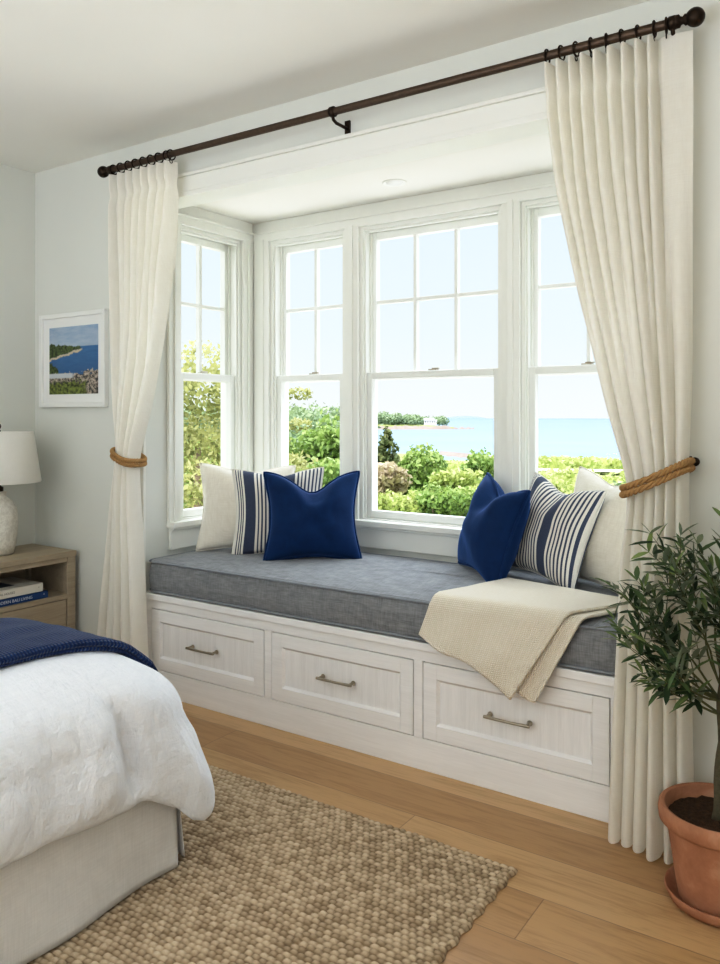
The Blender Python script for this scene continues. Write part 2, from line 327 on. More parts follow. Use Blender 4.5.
# ------------------------------------------------------------------ mesh helpers
class MB:
    def __init__(s): s.v = []; s.f = []; s.uv = {}
    def add(s, verts, faces):
        o = len(s.v); s.v.extend([tuple(p) for p in verts]); s.f.extend([tuple(i + o for i in f) for f in faces]); return o
    def box(s, x0, x1, y0, y1, z0, z1, T=None):
        P = [(x, y, z) for z in (z0, z1) for y in (y0, y1) for x in (x0, x1)]
        if T: P = [T(*p) for p in P]
        F = [(0, 2, 3, 1), (4, 5, 7, 6), (0, 1, 5, 4), (2, 6, 7, 3), (0, 4, 6, 2), (1, 3, 7, 5)]
        s.add(P, F)
    def tube(s, pts, rad, n=12, closed=False, cap=True):
        pts = [Vector(p) for p in pts]; N = len(pts)
        rads = rad if isinstance(rad, (list, tuple)) else [rad] * N
        tang = []
        for i in range(N):
            a = pts[(i - 1) % N] if (closed or i > 0) else pts[i]; b = pts[(i + 1) % N] if (closed or i < N - 1) else pts[i]
            tang.append((b - a).normalized())
        ref = Vector((0, 0, 1)) if abs(tang[0].z) < 0.9 else Vector((1, 0, 0))
        nrm = (ref - tang[0] * ref.dot(tang[0])).normalized(); V = []
        for i in range(N):
            nrm = (nrm - tang[i] * nrm.dot(tang[i])).normalized(); bi = tang[i].cross(nrm)
            for k in range(n):
                a = 2 * PI * k / n
                V.append(pts[i] + (nrm * math.cos(a) + bi * math.sin(a)) * rads[i])
        F = []
        for i in range(N if closed else N - 1):
            j = (i + 1) % N
            for k in range(n): F.append((i * n + k, i * n + (k + 1) % n, j * n + (k + 1) % n, j * n + k))
        if not closed and cap: F.append(tuple(range(n))[::-1]); F.append(tuple((N - 1) * n + k for k in range(n)))
        s.add(V, F)
    def lathe(s, prof, c, n=40, axis='Z', closed=False):
        V = []; F = []
        for r, z in prof:
            for k in range(n):
                a = 2 * PI * k / n; p = (r * math.cos(a), r * math.sin(a), z)
                if axis == 'X': p = (p[2], p[0], p[1])
                if axis == 'Y': p = (p[1], p[2], p[0])
                V.append((c[0] + p[0], c[1] + p[1], c[2] + p[2]))
        m = len(prof)
        for i in range(m if closed else m - 1):
            j = (i + 1) % m
            for k in range(n): F.append((i * n + k, i * n + (k + 1) % n, j * n + (k + 1) % n, j * n + k))
        if not closed:
            if prof[0][0] > 1e-6: F.append(tuple(range(n))[::-1])
            if prof[-1][0] > 1e-6: F.append(tuple((m - 1) * n + k for k in range(n)))
        s.add(V, F)
    def grid(s, P, closed_u=False):
        """P: array rows x cols x 3"""
        P = np.asarray(P); r, c = P.shape[:2]; o = len(s.v)
        s.v.extend(map(tuple, P.reshape(-1, 3)))
        for i in range(r - 1):
            for j in range(c if closed_u else c - 1):
                k = (j + 1) % c
                s.f.append((o + i * c + j, o + i * c + k, o + (i + 1) * c + k, o + (i + 1) * c + j))
        return o
    def build(s, name, mat, parent=None, smooth=False, bevel=0.0, seg=2, origin='base', subsurf=0, solid=0.0, matrix=None, uv=None, tone=None, recalc=True, angle=None):
        V = np.array(s.v, dtype=float)
        lo, hi = V.min(0), V.max(0)
        if matrix is not None: org = np.zeros(3)
        elif parent is not None and origin == 'base': org = (lo + hi) / 2
        elif origin == 'base': org = np.array([(lo[0] + hi[0]) / 2, (lo[1] + hi[1]) / 2, lo[2]])
        else: org = np.array(origin, dtype=float)
        me = bpy.data.meshes.new(name); me.from_pydata((V - org).tolist(), [], s.f)
        if recalc:
            bm = bmesh.new(); bm.from_mesh(me); bmesh.ops.recalc_face_normals(bm, faces=bm.faces); bm.to_mesh(me); bm.free()
        me.update()
        if uv is not None:
            lay = me.uv_layers.new(name='UVMap'); idx = np.zeros(len(me.loops), dtype=np.int32); me.loops.foreach_get('vertex_index', idx)
            lay.data.foreach_set('uv', np.asarray(uv, dtype=np.float32)[idx].ravel())
        if tone is not None:
            ca = me.color_attributes.new('tone', 'FLOAT_COLOR', 'POINT'); t = np.asarray(tone, dtype=np.float32)
            ca.data.foreach_set('color', np.stack([t, t, t, np.ones_like(t)], 1).ravel())
        if smooth:
            if angle: me.shade_smooth(); me.set_sharp_from_angle(angle=math.radians(angle))
            else: me.shade_smooth()
        me.materials.append(mat)
        o = bpy.data.objects.new(name, me); COL.objects.link(o)
        if parent is not None:
            o.parent = parent
            if matrix is None: o.location = Vector(org) - world_loc(parent)
        elif matrix is not None: o.matrix_world = matrix
        else: o.location = org
        if solid: md = o.modifiers.new('solid', 'SOLIDIFY'); md.thickness = solid; md.offset = 0
        if bevel: md = o.modifiers.new('bevel', 'BEVEL'); md.width = bevel; md.segments = seg; md.limit_method = 'ANGLE'; md.harden_normals = False
        if subsurf: md = o.modifiers.new('sub', 'SUBSURF'); md.levels = subsurf; md.render_levels = subsurf
        return o

def world_loc(o):
    l = Vector(o.location)
    while o.parent: o = o.parent; l += Vector(o.location)
    return l

def tag(o, label=None, cat=None, group=None, kind=None):
    if label: o['label'] = label
    if cat: o['category'] = cat
    if group: o['group'] = group
    if kind: o['kind'] = kind
    return o

def empty(name, loc, label=None, cat=None, group=None, kind=None):
    o = bpy.data.objects.new(name, None); COL.objects.link(o); o.location = loc; o.empty_display_size = 0.1
    return tag(o, label, cat, group, kind)

def structure(o, label=None, cat=None): return tag(o, label, cat, None, 'structure')

def sstep(a, b, x):
    t = np.clip((np.asarray(x, dtype=float) - a) / (b - a), 0, 1); return t * t * (3 - 2 * t)

def boxes(name, mat, bl, parent=None, bevel=0.0, **kw):
    m = MB()
    for b in bl: m.box(*b)
    return m.build(name, mat, parent, bevel=bevel, **kw)

# ------------------------------------------------------------------ room shell
XL, XR = -2.83, -0.68          # bay side walls
WY, BY = 2.46, 3.19            # window wall, bay back wall
LX, RX, FY = -3.66, 1.30, -2.40
CZ, BZ, HZ = 2.485, 2.255, 2.205
structure(boxes('floor', M['floor'], [(LX - .1, RX + .1, FY - .1, BY + .1, -0.12, 0)], origin=(0, 0, 0)), 'wide plank oak floor with warm honey grain', 'floor')
structure(boxes('ceiling', M['ceil'], [(LX - .2, RX + .2, FY - .2, WY + .14, CZ, CZ + .2)]), 'plain off white ceiling of the bedroom', 'ceiling')
structure(boxes('wall_left', M['wall'], [(LX - .14, LX, FY - .1, WY + .14, -.1, CZ + .1)]), 'plain off white wall behind bed and lamp', 'wall')
structure(boxes('wall_right', M['wall'], [(RX, RX + .14, FY - .1, WY + .14, -.1, CZ + .1)]), 'plain off white wall on the right side', 'wall')
structure(boxes('wall_front', M['wall'], [(LX - .1, RX + .1, FY - .14, FY, -.1, CZ + .1)]), 'plain off white wall opposite the bay window', 'wall')
structure(boxes('wall_back', M['wall'], [(LX - .1, XL, WY, WY + .14, -.1, CZ + .1), (XR, RX + .1, WY, WY + .14, -.1, CZ + .1),
    (XL, XR, WY, WY + .14, HZ, CZ + .1)]), 'off white wall around the bay window opening', 'wall')
structure(boxes('ceiling_bay', M['ceil'], [(XL - .2, XR + .2, WY + .13, BY + .2, BZ, BZ + .2)]), 'lower white ceiling inside the window bay', 'ceiling')
# openings
W1, W2, W3 = (-2.715, -2.235), (-2.152, -1.412), (-1.328, -0.80)
SZ, TZ = 0.745, 2.152
SY0, SY1 = 2.66, 3.095
structure(boxes('wall_bay_back', M['wall'], [(XL - .14, XR + .14, BY, BY + .14, -.1, SZ), (XL - .14, XR + .14, BY, BY + .14, TZ, BZ + .1),
    (XL - .14, W1[0], BY, BY + .14, SZ, TZ), (W1[1], W2[0], BY, BY + .14, SZ, TZ), (W2[1], W3[0], BY, BY + .14, SZ, TZ), (W3[1], XR + .14, BY, BY + .14, SZ, TZ)]),
    'back wall of the bay with three sash windows', 'wall')
for nm, x0, x1, lb in (('wall_bay_left', XL - .14, XL, 'left side wall of the window bay'), ('wall_bay_right', XR, XR + .14, 'right side wall of the window bay behind the curtain')):
    structure(boxes(nm, M['wall'], [(x0, x1, WY + .13, BY + .02, -.1, SZ), (x0, x1, WY + .13, BY + .02, TZ, BZ + .1), (x0, x1, WY + .13, SY0, SZ, TZ), (x0, x1, SY1, BY + .02, SZ, TZ)]), lb, 'wall')

# trim of the bay back wall: casings, head band, stool and apron
def stepped(m, x0, x1, z0, z1, T):
    """a board with a raised lip round its inner edge"""
    m.box(x0, x1, 0, .018, z0, z1, T)
def trim_wall(idx, T, ua, ub, wins, label):
    m = MB()
    edges = [ua] + [e for w in wins for e in w] + [ub]
    for i in range(0, len(edges), 2):
        m.box(edges[i], edges[i + 1], 0, .018, SZ + .005, TZ + .01, T)
        if edges[i + 1] - edges[i] > .07: m.box(edges[i] + .028, edges[i + 1] - .028, .018, .026, SZ + .005, TZ + .012, T)
    m.box(ua, ub, 0, .020, TZ, TZ + .050, T); m.box(ua, ub, .020, .030, TZ + .038, TZ + .050, T); m.box(ua, ub, 0, .012, TZ + .050, BZ, T)
    structure(m.build('trim_%d' % idx, M['trim'], bevel=.003), 'white boards framing ' + label, 'trim')
    m = MB(); m.box(ua, ub, -.02, .05, SZ - .022, SZ + .006, T); m.box(ua + .01, ub - .01, 0, .02, SZ - .125, SZ - .02, T)
    m.box(ua + .01, ub - .01, .02, .032, SZ - .036, SZ - .02, T)
    structure(m.build('trim_%d' % (idx + 1), M['trim'], bevel=.004), 'white window stool and apron under ' + label, 'window sill')
TB = lambda u, n, z: (u, BY - n, z)
TL = lambda u, n, z: (XL + n, u, z)
TR = lambda u, n, z: (XR - n, u, z)
trim_wall(1, TB, XL, XR, [W1, W2, W3], 'the three windows of the bay back wall')
trim_wall(3, TL, 2.585, BY - .02, [(SY0, SY1)], 'the left side window of the bay')
trim_wall(5, TR, 2.585, BY - .02, [(SY0, SY1)], 'the right side window of the bay')
# header and jamb casing of the bay opening
m = MB(); m.box(XL - .075, XR + .075, WY - .016, WY + .14, HZ - .002, HZ + .075); m.box(XL - .075, XR + .075, WY - .026, WY, HZ + .075, HZ + .09); m.box(XL - .005, XR + .005, WY - .022, WY + .0, HZ - .012, HZ + .01)
structure(m.build('trim_7', M['trim'], bevel=.003), 'white board across the top of the bay opening', 'trim')
m = MB(); m.box(XL - .075, XL + .003, WY - .016, WY + .0, 0.0, HZ); m.box(XR - .003, XR + .075, WY - .016, WY, 0.0, HZ)
structure(m.build('trim_8', M['trim'], bevel=.003), 'white upright boards either side of the bay opening', 'trim')
bb = .13
structure(boxes('baseboard_left', M['trim'], [(LX, LX + .016, FY, WY, 0, bb)], bevel=.004), 'white baseboard along the left wall', 'baseboard')
structure(boxes('baseboard_back', M['trim'], [(LX, XL - .08, WY - .016, WY, 0, bb), (XR + .08, RX, WY - .016, WY, 0, bb)], bevel=.004), 'white baseboard along the window wall', 'baseboard')
structure(boxes('baseboard_right', M['trim'], [(RX - .016, RX, FY, WY, 0, bb)], bevel=.004), 'white baseboard along the right wall', 'baseboard')

# ------------------------------------------------------------------ sash windows
def sash_window(idx, T, u0, u1, nx, label):
    c = T((u0 + u1) / 2, -.06, SZ)
    root = empty('window_%d' % idx, c, label, 'window', None, 'structure')
    m = MB(); j = .018; d0, d1 = -.13, .0
    m.box(u0, u0 + j, d0, d1, SZ, TZ, T); m.box(u1 - j, u1, d0, d1, SZ, TZ, T); m.box(u0 + j, u1 - j, d0, d1, TZ - j, TZ, T); m.box(u0 + j, u1 - j, d0, d1, SZ - .01, SZ + .012, T)
    for a in (u0 + j, u1 - j - .010): m.box(a, a + .010, -.021, -.010, SZ + .012, TZ - j - .010, T); m.box(a, a + .010, -.069, -.059, SZ + .012, TZ - j, T)
    m.box(u0 + j, u1 - j, -.021, -.010, TZ - j - .010, TZ - j, T)
    m.build('window_frame', M['trim'], root, bevel=.002)
    a, b = u0 + j, u1 - j; mid = 1.437
    def sash(nm, n0, n1, z0, z1, bot, top, st, grid):
        q = MB()
        q.box(a, a + st, n0, n1, z0, z1, T); q.box(b - st, b, n0, n1, z0, z1, T); q.box(a + st, b - st, n0, n1, z0, z0 + bot, T); q.box(a + st, b - st, n0, n1, z1 - top, z1, T)
        o = q.build(nm, M['sash'], root, bevel=.004)
        if grid:
            g = MB(); w = .009; ga, gb, gz0, gz1 = a + st, b - st, z0 + bot, z1 - top
            for i in range(1, nx): uu = ga + (gb - ga) * i / nx; g.box(uu - w, uu + w, n0 + .006, n1 - .002, gz0, gz1, T)
            zz = gz0 + (gz1 - gz0) * .53; g.box(ga, gb, n0 + .006, n1 - .003, zz - w, zz + w, T)
            g.build('muntins', M['sash'], o, bevel=.003)
        p = MB(); nc = (n0 + n1) / 2 - .004; p.add([T(a + st - .004, nc, z0 + bot - .004), T(b - st + .004, nc, z0 + bot - .004), T(b - st + .004, nc, z1 - top + .004), T(a + st - .004, nc, z1 - top + .004)], [(0, 1, 2, 3)])
        p.build('pane', M['glass'], o)
        return o
    sash('upper_sash', -.106, -.070, mid - .018, TZ - j, .036, .036, .030, True)
    lo = sash('lower_sash', -.058, -.022, SZ + .012, mid + .018, .036, .034, .036, False)
    m = MB(); uc = (a + b) / 2; m.box(uc - .022, uc + .022, -.075, -.045, mid + .018, mid + .026, T); m.box(uc - .008, uc + .03, -.065, -.052, mid + .026, mid + .032, T)
    m.build('sash_lock', M['pewter'], root, bevel=.002)
sash_window(1, TL, SY0, SY1, 2, 'double hung window in the left side wall of the bay')
sash_window(2, TB, *W1, 2, 'narrow double hung window left of the wide centre one')
sash_window(3, TB, *W2, 3, 'wide centre double hung window with six panes above')
sash_window(4, TB, *W3, 2, 'narrow double hung window right of the wide centre one')
sash_window(5, TR, SY0, SY1, 2, 'double hung window in the right side wall behind curtain')

# recessed light in the bay ceiling
t = empty('recessed_light', (-1.81, 2.95, BZ), 'small round white recessed light in the bay ceiling', 'ceiling light')
m = MB(); m.lathe([(.036, -.001), (.046, -.006), (.052, -.003), (.053, 0.0)], (-1.81, 2.95, BZ), 36); m.build('trim_ring', M['trim'], t, smooth=True)
m = MB(); m.lathe([(.0001, -.004), (.036, -.004), (.037, -.001)], (-1.81, 2.95, BZ), 36); m.build('lens', M['frame_white'], t, smooth=True)

# ------------------------------------------------------------------ window bench
bench = empty('window_bench', (-1.755, 2.80, 0), 'whitewashed built-in window bench with three shaker drawers', 'window seat')
bx0, bx1, by0, by1, bz1 = XL + .002, XR - .002, WY - .004, BY, .452
DR = [(-2.787, -2.121), (-2.084, -1.427), (-1.391, -.733)]
dz0, dz1 = .112, .384
m = MB()
m.box(bx0, bx1, by0, by0 + .02, 0, dz0); m.box(bx0, bx1, by0, by0 + .02, dz1, bz1 - .03)
ed = [bx0] + [e for d in DR for e in d] + [bx1]
for i in range(0, len(ed), 2): m.box(ed[i], ed[i + 1], by0, by0 + .02, dz0, dz1)
m.box(bx0, bx1, by0 + .42, by1, 0, bz1 - .03)
m.build('bench_face', M['bench'], bench, bevel=.0015)
boxes('bench_top', M['bench'], [(bx0, bx1, by0 - .012, by1, bz1 - .03, bz1)], bench, .004)
for (a, b) in DR:
    g = .0032; A, B, Z0, Z1 = a + g, b - g, dz0 + g, dz1 - g; rw = .052; F0 = by0 - .001
    m = MB(); m.box(A, A + rw, F0, F0 + .02, Z0, Z1); m.box(B - rw, B, F0, F0 + .02, Z0, Z1); m.box(A + rw, B - rw, F0, F0 + .02, Z0, Z0 + rw); m.box(A + rw, B - rw, F0, F0 + .02, Z1 - rw, Z1)
    # sloped bead between frame and panel
    p = .010; i0, i1, k0, k1 = A + rw, B - rw, Z0 + rw, Z1 - rw
    V = [(i0, F0, k0), (i1, F0, k0), (i1, F0, k1), (i0, F0, k1), (i0 + p, F0 + .011, k0 + p), (i1 - p, F0 + .011, k0 + p), (i1 - p, F0 + .011, k1 - p), (i0 + p, F0 + .011, k1 - p)]
    m.add(V, [(0, 1, 5, 4), (1, 2, 6, 5), (2, 3, 7, 6), (3, 0, 4, 7)])
    d = m.build('drawer', M['bench'], bench, bevel=.0012)
    boxes('drawer_panel', M['bench_v'], [(A + rw, B - rw, F0 + .010, F0 + .018, Z0 + rw, Z1 - rw)], d)
    boxes('drawer_box', M['gap'], [(a - .002, b + .002, by0 + .012, by0 + .40, dz0 - .002, dz1 + .002)], d)
    cx, cz = (a + b) / 2, (dz0 + dz1) / 2 + .004; hw = .070
    m = MB()
    m.tube([(cx - hw - .010, F0 - .030, cz), (cx - hw - .004, F0 - .030, cz), (cx - hw * .5, F0 - .0325, cz), (cx, F0 - .0335, cz), (cx + hw * .5, F0 - .0325, cz), (cx + hw + .004, F0 - .030, cz), (cx + hw + .010, F0 - .030, cz)], [.0052, .0058, .0048, .0046, .0048, .0058, .0052], 12)
    for sx in (-1, 1):
        m.lathe([(.009, 0), (.009, -.003), (.0058, -.007), (.0052, -.026), (.0060, -.031)], (cx + sx * hw, F0, cz), 16, 'Y')
    tag(m.build('handle', M['pewter'], d, smooth=True, angle=50), 'pewter bar handle')

# seat cushion: boxed shape with soft crown and piped edges
def soft_box(x0, x1, y0, y1, z0, z1, r, crown, nx=70, ny=26):
    m = MB(); th = z1 - z0
    def outline(off, n=160):
        pts = []; R = max(.02, r + .02 - off)
        X0, X1, Y0, Y1 = x0 + off, x1 - off, y0 + off, y1 - off
        cs = [(X1 - R, Y1 - R, 0), (X0 + R, Y1 - R, 90), (X0 + R, Y0 + R, 180), (X1 - R, Y0 + R, 270)]
        for i, (cx, cy, a0) in enumerate(cs):
            for k in range(9):
                a = math.radians(a0 + 90 * k / 8); pts.append((cx + R * math.cos(a), cy + R * math.sin(a)))
            nx_, ny_, na = cs[(i + 1) % 4]; a = math.radians(a0 + 90)
            p0 = np.array(pts[-1]); a = math.radians(na); p1 = np.array((nx_ + R * math.cos(a), ny_ + R * math.sin(a)))
            K = 44 if i in (0, 2) else 14
            for k in range(1, K): pts.append(tuple(p0 + (p1 - p0) * k / K))
        return pts
    rows = []
    prof = [(.30, 0, z0), (.02, 0, z0), (r * .35, 0, z0 + .001), (.004, 0, z0 + r * .5), (0, 0, z0 + r), (-.006, 0, z0 + th * .5), (0, 0, z1 - r), (.004, 0, z1 - r * .5), (r * .35, 0, z1 - .002), (.02, 0, z1), (.06, 1, z1 + crown * .4), (.13, 1, z1 + crown * .8), (.22, 1, z1 + crown), (.33, 1, z1 + crown)]
    for off, wob, z in prof:
        O = outline(off); rows.append([(x, y, z + (0.004 * mnoise.noise(Vector((x * 2.2, y * 3.0, z * 3))) if wob else 0) + (0.002 * mnoise.noise(Vector((x * 3, y * 3, 5))) if not wob and z > z0 + .02 else 0)) for x, y in O])
    P = np.array(rows); m.grid(P, True)
    c = P.shape[1]; m.f.append(tuple((len(prof) - 1) * c + k for k in range(c))); m.f.append(tuple(range(c))[::-1])
    return m, outline
CX0, CX1, CY0, CY1, CZ0, CZ1 = XL + .012, XR - .012, WY - .012, BY - .022, .453, .598
m, outl = soft_box(CX0, CX1, CY0, CY1, CZ0, CZ1, .030, .016)
cush = m.build('seat_cushion', M['grey_linen'], smooth=True)
tag(cush, 'long grey linen bench cushion with piped edges on the window seat', 'seat cushion')
for z in (CZ1 - .006, CZ0 + .008):
    m = MB(); m.tube([(x, y, z + .002 * mnoise.noise(Vector((x * 3, y * 3, 5)))) for x, y in outl(.001)], .0052, 8, True); m.build('piping', M['grey_piping'], cush, smooth=True)

# ------------------------------------------------------------------ cushions
SEAT = CZ1 + .012
def pillow_pts(w, h, T, n=34, pinch=.07, chop=0.0, power=.42, seed=0):
    g = np.linspace(-1, 1, n); g = np.sign(g) * np.abs(g) ** .8
    A, B = np.meshgrid(g, g)
    x = w / 2 * A * (1 - pinch * (1 - B ** 2) ** 1.4); y = h / 2 * B * (1 - pinch * (1 - A ** 2) ** 1.4)
    th = T / 2 * (np.clip((1 - A ** 2) * (1 - B ** 2), 0, 1)) ** power * (1 + .12 * (1 - A ** 2) * (1 - B ** 2))
    if chop:
        d = chop * np.exp(-(A / .42) ** 2) * sstep(-.1, 1, B); y = y - d
        th = th * (1 + .22 * np.exp(-((np.abs(A) - .5) / .3) ** 2) * sstep(0, .9, B) - .35 * np.exp(-(A / .2) ** 2) * sstep(.2, 1, B))
    y = np.where(B < 0, y * (1 - .0 * B), y)
    rg = np.array([[mnoise.noise(Vector((a * 1.8 + seed, b * 1.8, seed * 1.3))) for a in g] for b in g])
    rg2 = np.array([[mnoise.noise(Vector((a * 5 + seed, b * 3, seed * 2.3))) for a in g] for b in g])
    th = th * (1 + .16 * rg) + (np.clip((1 - A ** 2) * (1 - B ** 2), 0, 1)) * .004 * rg2
    return A, B, x, y, th
def pillow(name, label, mat, w, h, T, pos, face, lean, roll=0, chop=0, pinch=.07, edge=None, seed=1, bend=0.0, piping=True):
    """pos: middle of the bottom edge, face: compass direction of the front in degrees (0 = +x), lean back in degrees"""
    A, B, x, y, th = pillow_pts(w, h, T, chop=chop, pinch=pinch, seed=seed)
    n = A.shape[0]
    side = bend * (A ** 2) * -1
    F = np.stack([x, -th + side, y + h / 2], -1); K = np.stack([x, th + side, y + h / 2], -1)
    m = MB(); m.grid(F); o = m.grid(K)
    uvf = np.stack([(A + 1) / 2, (B + 1) / 2], -1).reshape(-1, 2); uv = np.concatenate([uvf, uvf])
    Mx = Matrix.Translation(Vector(pos)) @ Matrix.Rotation(math.radians(face + 90), 4, 'Z') @ Matrix.Rotation(math.radians(-lean), 4, 'X') @ Matrix.Rotation(math.radians(roll), 4, 'Y')
    b = m.build(name, mat, None, smooth=True, uv=uv, matrix=Mx, recalc=False)
    bm = bmesh.new(); bm.from_mesh(b.data); bmesh.ops.remove_doubles(bm, verts=bm.verts, dist=.0004); bmesh.ops.recalc_face_normals(bm, faces=bm.faces); bm.to_mesh(b.data); bm.free()
    tag(b, label, 'cushion', 'scatter cushions on the window seat')
    if piping:
        ring = [F[0, j] for j in range(n)] + [F[i, n - 1] for i in range(1, n)] + [F[n - 1, j] for j in range(n - 2, -1, -1)] + [F[i, 0] for i in range(n - 2, 0, -1)]
        m = MB(); m.tube(ring, edge or .004, 8, True)
        q = m.build('piping', mat, b, smooth=True, matrix=Matrix()); q.matrix_parent_inverse = Matrix()
    return b
pillow('cushion', 'plain cream linen cushion leaning into the left corner of the bay', M['cream_linen'], .46, .42, .145, (-2.575, 2.845, SEAT - .008), -47, 14, 2, .02, .11, .003, 3)
pillow('cushion', 'navy and white striped cushion behind the left velvet one', M['stripe'], .43, .41, .14, (-2.365, 2.84, SEAT - .008), -52, 15, -1, .02, .10, .003, 5)
pillow('cushion', 'navy velvet cushion with a dented top, in front of the left striped one', M['velvet'], .43, .405, .185, (-2.142, 2.805, SEAT - .008), -50, 16, 0, .07, .14, .006, 9)
pillow('cushion', 'navy velvet cushion turned sideways, leaning right against a striped one', M['velvet'], .44, .40, .175, (-1.405, 2.918, SEAT - .008), -133, 17, 5, .05, .14, .006, 14)
pillow('cushion', 'navy and white striped cushion between velvet and cream ones by the throw', M['stripe'], .41, .395, .14, (-1.15, 2.905, SEAT + .014), -118, 19, 6, .03, .12, .003, 21)
pillow('cushion', 'plain cream linen cushion beside the right curtain', M['cream_linen'], .44, .44, .135, (-.948, 2.94, SEAT + .000), -122, 15, 2, .03, .11, .003, 27)

# ------------------------------------------------------------------ cream throw over the bench edge
def throw_layer(m, uvs, corners, dz, seed, n=64):
    """corners: back-left, back-right, front-left, front-right in (x, s); s < 0 lies on the seat, s > 0 hangs down the front"""
    (bl, br, fl, fr, ml, mr) = corners
    rows = []
    for i in range(n):
        v = i / (n - 1)
        def quad(a, b, c): return tuple((1 - v) ** 2 * p + 2 * v * (1 - v) * q + v * v * r for p, q, r in zip(a, b, c))
        L = quad(bl, ml, fl); R = quad(br, mr, fr); row = []
        for j in range(n):
            u = j / (n - 1)
            x = L[0] + (R[0] - L[0]) * u; s = L[1] + (R[1] - L[1]) * u
            s += .012 * math.sin(u * 7 + seed) * v
            rr = .03
            y0 = CY0 - .012 - dz
            fold = .006 * math.sin(u * 16 + 3 * v + seed) * sstep(.3, 1, v) + .004 * mnoise.noise(Vector((x * 7, s * 7, seed)))
            top = CZ1 + .018 + dz
            if s < -rr: y, z = y0 - s, top + abs(fold) * .6
            elif s < rr * .6:
                a = (s + rr) / (rr * 1.6) * PI / 2; y = y0 + rr - rr * math.sin(a) * 1.0; z = top - rr + rr * math.cos(a)
            else: y, z = y0 - .004 - fold * .6 - (.012 + 1.1 * dz) * sstep(.0, .2, s), top - rr - (s - rr * .6)
            row.append((x, y, z)); uvs.append((x + .3 * s, s))
        rows.append(row)
    m.grid(np.array(rows))
m = MB(); uvs = []
throw_layer(m, uvs, [(-.80, -.32), (-.715, -.245), (-1.10, .225), (-.955, .262), (-.92, -.05), (-.80, -.02)], .004, 2.1)
throw_layer(m, uvs, [(-1.225, -.40), (-.715, -.29), (-1.372, .12), (-1.03, .268), (-1.315, -.05), (-.83, -.04)], .016, 0.4)
t = m.build('throw_blanket', M['cream_knit'], smooth=True, solid=.009, uv=uvs, recalc=False)
tag(t, 'cream knitted throw folded and draped over the front of the bench cushion', 'throw')

# ------------------------------------------------------------------ curtain rod, rings, brackets
RY, RZ = 2.36, 2.354
rod = empty('curtain_rod', (-1.72, RY, RZ), 'long aged bronze curtain rod with ball ends above the bay', 'curtain rod')
m = MB(); m.tube([(-2.948, RY, RZ), (-2.2, RY, RZ), (-1.4, RY, RZ), (-.520, RY, RZ)], .0135, 20); m.build('pole', M['bronze'], rod, smooth=True, angle=50)
for sx, x in ((-1, -2.948), (1, -.520)):
    m = MB(); q = [(.0001, -.004), (.016, -.004), (.018, 0), (.018, .008), (.012, .012), (.010, .018), (.016, .024)]
    q += [(.026 * math.sin(a), .050 - .026 * math.cos(a)) for a in np.linspace(.6, PI, 14)]
    q[-1] = (.0001, .076)
    m.lathe([(r, z * sx) for r, z in q], (x, RY, RZ), 28, 'X'); m.build('finial', M['darkbronze'], rod, smooth=True)
for x in (-2.940, -1.712, -.530):
    m = MB(); m.tube([(x, WY - .004, RZ - .034), (x, RY + .022, RZ - .034), (x, RY + .004, RZ - .027), (x, RY, RZ - .013)], .006, 12)
    m.box(x - .011, x + .011, WY - .008, WY, RZ - .066, RZ - .004); m.lathe([(.0165, -.011), (.019, -.008), (.019, .008), (.0165, .011)], (x, RY, RZ), 24, 'X', True)
    m.build('bracket', M['darkbronze'], rod, smooth=True, angle=40)
ORD = ['first', 'second', 'third', 'fourth', 'fifth', 'sixth', 'seventh', 'eighth', 'ninth', 'tenth']
def ring_mesh():
    m = MB()
    m.tube([(0, .0205 * math.cos(a), -.003 + .0205 * math.sin(a)) for a in np.linspace(0, 2 * PI, 28, endpoint=False)], .0030, 8, True)
    return m.build('curtain_ring', M['darkbronze'], None, smooth=True, origin=(0, 0, 0))
ring0 = ring_mesh()
m = MB(); m.tube([(.000, .007 * math.cos(a), -.031 + .007 * math.sin(a)) for a in np.linspace(0, 2 * PI, 14, endpoint=False)], .0016, 6, True)
eye0 = m.build('eyelet', M['darkbronze'], ring0, smooth=True)
RINGS_L = [-2.925 + .049 * i for i in range(8)] + [-2.556]
RINGS_R = [-.898 + .0455 * i for i in range(8)] + [-.547]
first = True
for xs, nm in ((RINGS_L, 'left'), (RINGS_R, 'right')):
    for i, x in enumerate(xs):
        if first: r = ring0; first = False
        else:
            r = ring0.copy(); COL.objects.link(r); e = eye0.copy(); COL.objects.link(e); e.parent = r
        r.location = (x, RY, RZ); r.rotation_euler = (0, 0, math.radians(random.uniform(-9, 9)))
        k = i if nm == 'left' else len(xs) - 1 - i
        tag(r, 'dark bronze ring over the %s curtain, %s from the %s rod end' % (nm, ORD[k], nm), 'curtain ring', 'curtain rings on the rod')

